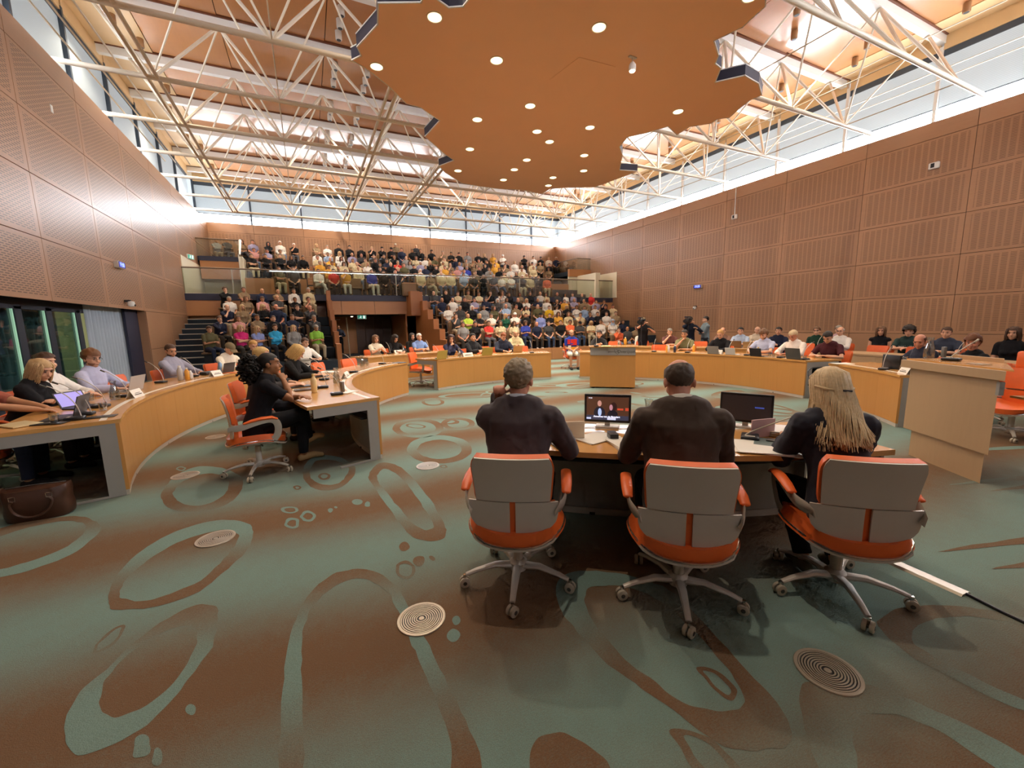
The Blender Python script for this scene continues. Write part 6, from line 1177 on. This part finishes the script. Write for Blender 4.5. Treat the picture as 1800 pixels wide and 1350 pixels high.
papers(1372, 797, 'large loose white sheets at the right of the front table', 3, .3, .42, 70); tumbler(1427, 772, 'water glass on the front table beside the blond woman'); slab(1410, 783, 'mobile_phone', 'black phone beside the water glass', 'phone', .07, .15, .008, '18181c', 70); slab(985, 786, 'keyboard_tray', 'dark keypad at the grey-haired man\'s elbow', 'keypad', .12, .2, .012, '2c2a28', 30)
# ---- outer left desk
laptop(112, 735, 'black laptop under the typing hands at the left edge', '2a2a2e', 0, rz=ctr(onz(112, 735, TOP))); laptop(150, 716, 'tablet with lilac screen standing before the blond woman', '2a2a33', 150, cat='tablet', scr='8f86c8', w_=.28, ang=118); laptop(222, 688, 'silver laptop of the young man in pale blue shirt', 'b5b0aa', 0); laptop(392, 655, 'dark laptop of the bearded man', '3a3634', 0, w_=.28)
for u, v, lb in ((132, 738, 'microphone at the typing hands'), (178, 716, 'microphone before the woman in the white blazer'), (218, 698, 'microphone before the young man in pale blue shirt'), (283, 673, 'microphone before the empty chair on the left'), (341, 662, 'microphone before the bearded man'), (150, 730, 'second microphone beside the lilac tablet')): mic(u, v, lb+' on the outer left desk')
carafe(203, 703, 'glass carafe on the outer left desk'); tumbler(92, 748, 'water glass near the left edge of the desk'); tumbler(182, 722, 'water glass beside the desk socket on the left'); tumbler(160, 705, 'water glass behind the lilac tablet'); card(238, 698, 'folded name card before the young man in pale blue shirt'); card(404, 660, 'folded name card before the person with the flat cap')
slab(178, 733, 'desk_socket', 'open socket flap in the outer left desk', 'desk socket', .14, .22, .006, '2a2119'); slab(30, 748, 'notebook', 'pale notebook at the left edge of the desk', 'notebook', .3, .2, .014, 'cdb78a', 40); slab(78, 750, 'tablet', 'black tablet lying beside the left water glass', 'tablet', .28, .12, .01, '1a1512', 70)
bottle(318, 668, 'steel vacuum flask on the outer left desk', 'b9b4ae', h=.24, r=.042); bottle(330, 667, 'orange juice bottle beside the steel flask', 'e0a040'); bottle(336, 666, 'clear cup stack beside the juice bottle', 'd8d4d0', h=.14); bottle(388, 652, 'blue drinking bottle before the person with the flat cap', '7fa0c4', h=.2); slab(368, 658, 'soft_pouch', 'black soft pouch on the outer left desk', 'pouch', .3, .14, .06, '201c1c', 0, TOP, .02); papers(425, 655, 'orange folder on the outer left desk', 2, .2, .28, c='e07a40')
# ---- inner left desk
bottle(553, 690, 'cream drinking bottle on the inner left desk', 'dcc58e', h=.24, r=.036, cap='d8c184'); carafe(592, 674, 'glass carafe on the inner left desk, nearer one'); carafe(637, 644, 'glass carafe on the inner left desk, farther one'); tumbler(646, 643, 'drinking glass beside the farther carafe')
for u, v, lb, t in ((568, 682, 'microphone at the cream bottle', 0), (592, 694, 'microphone near the open desk end', 0), (570, 668, 'microphone before the blond woman', 0), (622, 655, 'microphone behind the name card', 0), (672, 640, 'microphone at the far end', 0)): mic(u, v, lb+' of the inner left desk', turn=t)
slab(524, 680, 'tablet', 'black tablet before the woman with the ponytail', 'tablet', .2, .26, .012, '2a221c', 20); slab(538, 685, 'notebook', 'brown notebook before the woman with the ponytail', 'notebook', .2, .28, .014, '4a3422', 10); papers(503, 687, 'small white note under the woman\'s elbow', 2, .12, .16); slab(560, 662, 'tablet', 'grey tablet before the blond woman in black', 'tablet', .22, .28, .012, '3a4048', 0); papers(575, 655, 'open papers before the blond woman in black', 5, .24, .3)
card(614, 664, 'folded name card on the inner left desk'); slab(602, 688, 'card_reader', 'grey voting device at the open desk end', 'voting device', .09, .03, .13, '7a7268', 15); papers(614, 690, 'rolled white paper at the open desk end', 3, .1, .22, 40)
# ---- far left desks
laptop(802, 634, 'yellow laptop before the woman in the striped jacket', 'c9a54a', 0); laptop(884, 628, 'yellow laptop before the man in dark blue suit', 'c4a044', 0); laptop(908, 619, 'tan laptop before the bald bearded man', 'a88a5c', 0, w_=.28); card(860, 630, 'folded name card between the two men in suits', w_=.3)
carafe(836, 630, 'glass carafe before the man in black suit'); tumbler(822, 632, 'cup before the man in black suit'); mic(964, 627, 'microphone with black base at the right end of the far left desk'); mic(768, 634, 'microphone at the open end of the far left desk'); slab(757, 636, 'tablet', 'dark tablet at the open end of the far left desk', 'tablet', .2, .26, .012, '3a332c')
card(676, 619, 'folded name card before the woman in the cream top', w_=.3); carafe(692, 619, 'glass carafe before the dark-haired woman in black'); tumbler(702, 620, 'glass jar beside the carafe of the far outer desk'); mic(655, 620, 'microphone before the woman in the cream top'); mic(748, 617, 'microphone before the man in the blue shirt')
# ---- right desk
card(1242, 624, 'folded name card on the long right desk', w_=.3)
for u, v, lb, c, cp in ((1164, 621, 'orange juice bottle left of the cups on the right desk', 'e7a83c', 'f0e8d8'), (1171, 620, 'stack of white cups on the long right desk', 'e4ddd6', 'e4ddd6'), (1178, 621, 'navy and white thermos on the long right desk', '2a3048', 'e8e4e0'), (1228, 616, 'juice bottle before the empty chair on the right desk', 'e7a83c', 'f0e8d8'), (1332, 625, 'small juice bottle before the bearded man in pale blue', 'e7a83c', 'f0c060')): bottle(u, v, lb, c, cap=cp, h=.19)
laptop(1256, 622, 'grey laptop before the balding man in black sweater', '9a948c', 0, w_=.28); laptop(1282, 624, 'white tablet standing on the long right desk', 'd8d2ca', 0, w_=.24, cat='tablet'); laptop(1322, 627, 'black laptop before the bearded man in pale blue shirt', '26242a', 0, w_=.27); laptop(1388, 632, 'dark grey laptop before the grey-blond man in white shirt', '55524e', 0, w_=.34)
for u, v, lb in ((1148, 619, 'beside the podium'), (1203, 621, 'before the man in the olive polo'), (1272, 624, 'before the balding man in black sweater'), (1352, 630, 'before the bearded man in pale blue shirt'), (1418, 636, 'before the man in the maroon tee'), (1300, 626, 'behind the white tablet')): mic(u, v, 'microphone %s on the long right desk' % lb)
tumbler(1342, 629, 'glass before the bearded man on the right desk'); tumbler(1400, 634, 'glass before the grey-blond man on the right desk'); tumbler(1328, 629, 'white cup beside the juice bottle on the right desk'); papers(1440, 637, 'white sheet under the hands of the man in maroon', 2)
# ---- podium and lectern
PT = 1.012
bottle(1088, 606, 'silver cup on the small podium', 'b8b4ae', PT, .1, .035, 'c8c4be', 'cup'); bottle(1099, 606, 'juice bottle on the small podium', 'e7a83c', PT, .19); papers(1065, 609, 'yellow papers on the small podium', 3, .2, .28, z=PT, c='e8d48a')
mic(1048, 609, 'microphone on the small podium', PT)
LT = 1.102
carafe(1632, 629, 'glass carafe on the maple lectern', LT); mic(1672, 634, 'long gooseneck microphone rising from the maple lectern', LT, tip=(.40, -.06, .20), rz=0); slab(1658, 628, 'desk_clock', 'small grey device standing on the lectern', 'device', .05, .03, .12, '6a6660', 20, LT); slab(1720, 640, 'lectern_inlay', 'dark flat panel set on the lectern top', 'panel', .16, .1, .004, '8a6a3a', 40, LT)
# ---- desk beside the lectern and far right
card(1560, 657, 'folded name card beside the maple lectern'); e = slab(1566, 648, 'flat_monitor', 'black monitor seen from behind beside the lectern', 'monitor', .32, .03, .22, '1c1a1c', 8); ob('monitor_foot', MB().rbox((0, .0, .004), (.08, .07, .004), .003), 'black', e)
carafe(1588, 655, 'half hidden glass carafe left of the lectern'); mic(1548, 650, 'microphone beside the black monitor', turn=40); mic(1600, 630, 'microphone behind the lectern carafe', turn=60); bottle(1575, 648, 'blue bottle beside the black monitor', '6a86b8', h=.2, r=.03)
mic(1455, 613, 'microphone between the right wall visitors'); mic(1780, 625, 'microphone at the far right desk'); slab(1380, 612, 'laptop_case', 'dark laptop case on the outer right desk', 'case', .3, .22, .02, '2c2420'); laptop(1318, 612, 'tan laptop on the outer right desk', 'a8865a', 0, w_=.28); laptop(1296, 611, 'brown laptop behind the balding man in black sweater', '7a5a3a', 0, w_=.3)
# ---- leather bag on the floor
a, b = onz(2, 926, 0), onz(122, 906, 0); d = (b-a); rz = math.atan2(d.y, d.x); L = d.length
e = empty('leather_bag', (a+b)/2, rz); tag(e, 'brown leather holdall on the carpet at the end of the outer left desk', 'bag')
def bagf(u, v):
    t = 2*math.pi*u; z = .004+.27*v; k = 1-.25*max(0, v-.55)**1.2*2; w_ = L/2*(1+.03*math.sin(v*9)); dd = .10*k*(.85+.3*math.sin(v*2.8)); c, s = math.cos(t), math.sin(t); return (w_*math.copysign(abs(c)**.45, c), .10+dd*math.copysign(abs(s)**.6, s), z+.012*math.cos(t*2))
mb = MB(); n, m = 32, 12; mb.add([bagf(i/n, j/m) for j in range(m+1) for i in range(n)], [(j*n+i, j*n+(i+1) % n, (j+1)*n+(i+1) % n, (j+1)*n+i) for j in range(m) for i in range(n)]+[tuple(range(m*n, (m+1)*n)), tuple(reversed(range(n)))]); ob('bag_body', mb, 'leatherb', e, 60)
ob('zip', MB().tube([(-L/2*.9, .1, .285), (0, .1, .292), (L/2*.9, .1, .285)], .006, 6), 'chrome', e)
for s in (0, 1): ob('handle', MB().tube(catmull([V(-.11, -.02+.24*s, .2), V(-.10, -.035+.27*s, .10), V(0, -.04+.28*s, .05), V(.10, -.035+.27*s, .10), V(.11, -.02+.24*s, .2)], 5)[:21], .011, 8), 'leatherb', e, True)
for x in (-.11, .11): ob('buckle', MB().tube([(x-.018, -.012, .2), (x+.018, -.012, .2), (x+.018, -.012, .235), (x-.018, -.012, .235), (x-.018, -.012, .2)], .004, 5), 'chrome', e)
# ---- camera equipment
for x, y, q, lb in ((10.52, 10.88, (6, 8), 'black shoulder video camera of the operator with the cap'), (12.08, 10.22, (4, 7), 'blue-grey video camera of the operator in navy')):
    e = empty('video_camera', (x, y, 0), look((x, y), q)); tag(e, lb, 'video camera')
    ob('camera_body', MB().rbox((0, .05, 1.56), (.07, .17, .10), .02), 'black', e, True); ob('lens_barrel', MB().tube([(0, .2, 1.56), (0, .36, 1.56), (0, .40, 1.56)], [.05, .055, .065], 12), 'black', e, True); ob('viewfinder', MB().rbox((-.11, .1, 1.62), (.03, .06, .03), .01), 'black', e, True); ob('top_microphone', MB().tube([(.05, 0, 1.70), (.05, .26, 1.70)], .025, 10), 'navy', e, True); ob('top_handle', MB().tube([(0, -.08, 1.65), (0, -.08, 1.72), (0, .12, 1.72), (0, .12, 1.65)], .013, 6), 'black', e)
    ob('tripod_column', MB().cyl((0, .05, .9), (0, .05, 1.47), .025, 10), 'black', e)
    for i in range(3): t = 2.1*i; ob('tripod_leg', MB().tube([(0, .05, .95), (.38*math.cos(t), .05+.38*math.sin(t), .0)], .018, 8), 'black', e)
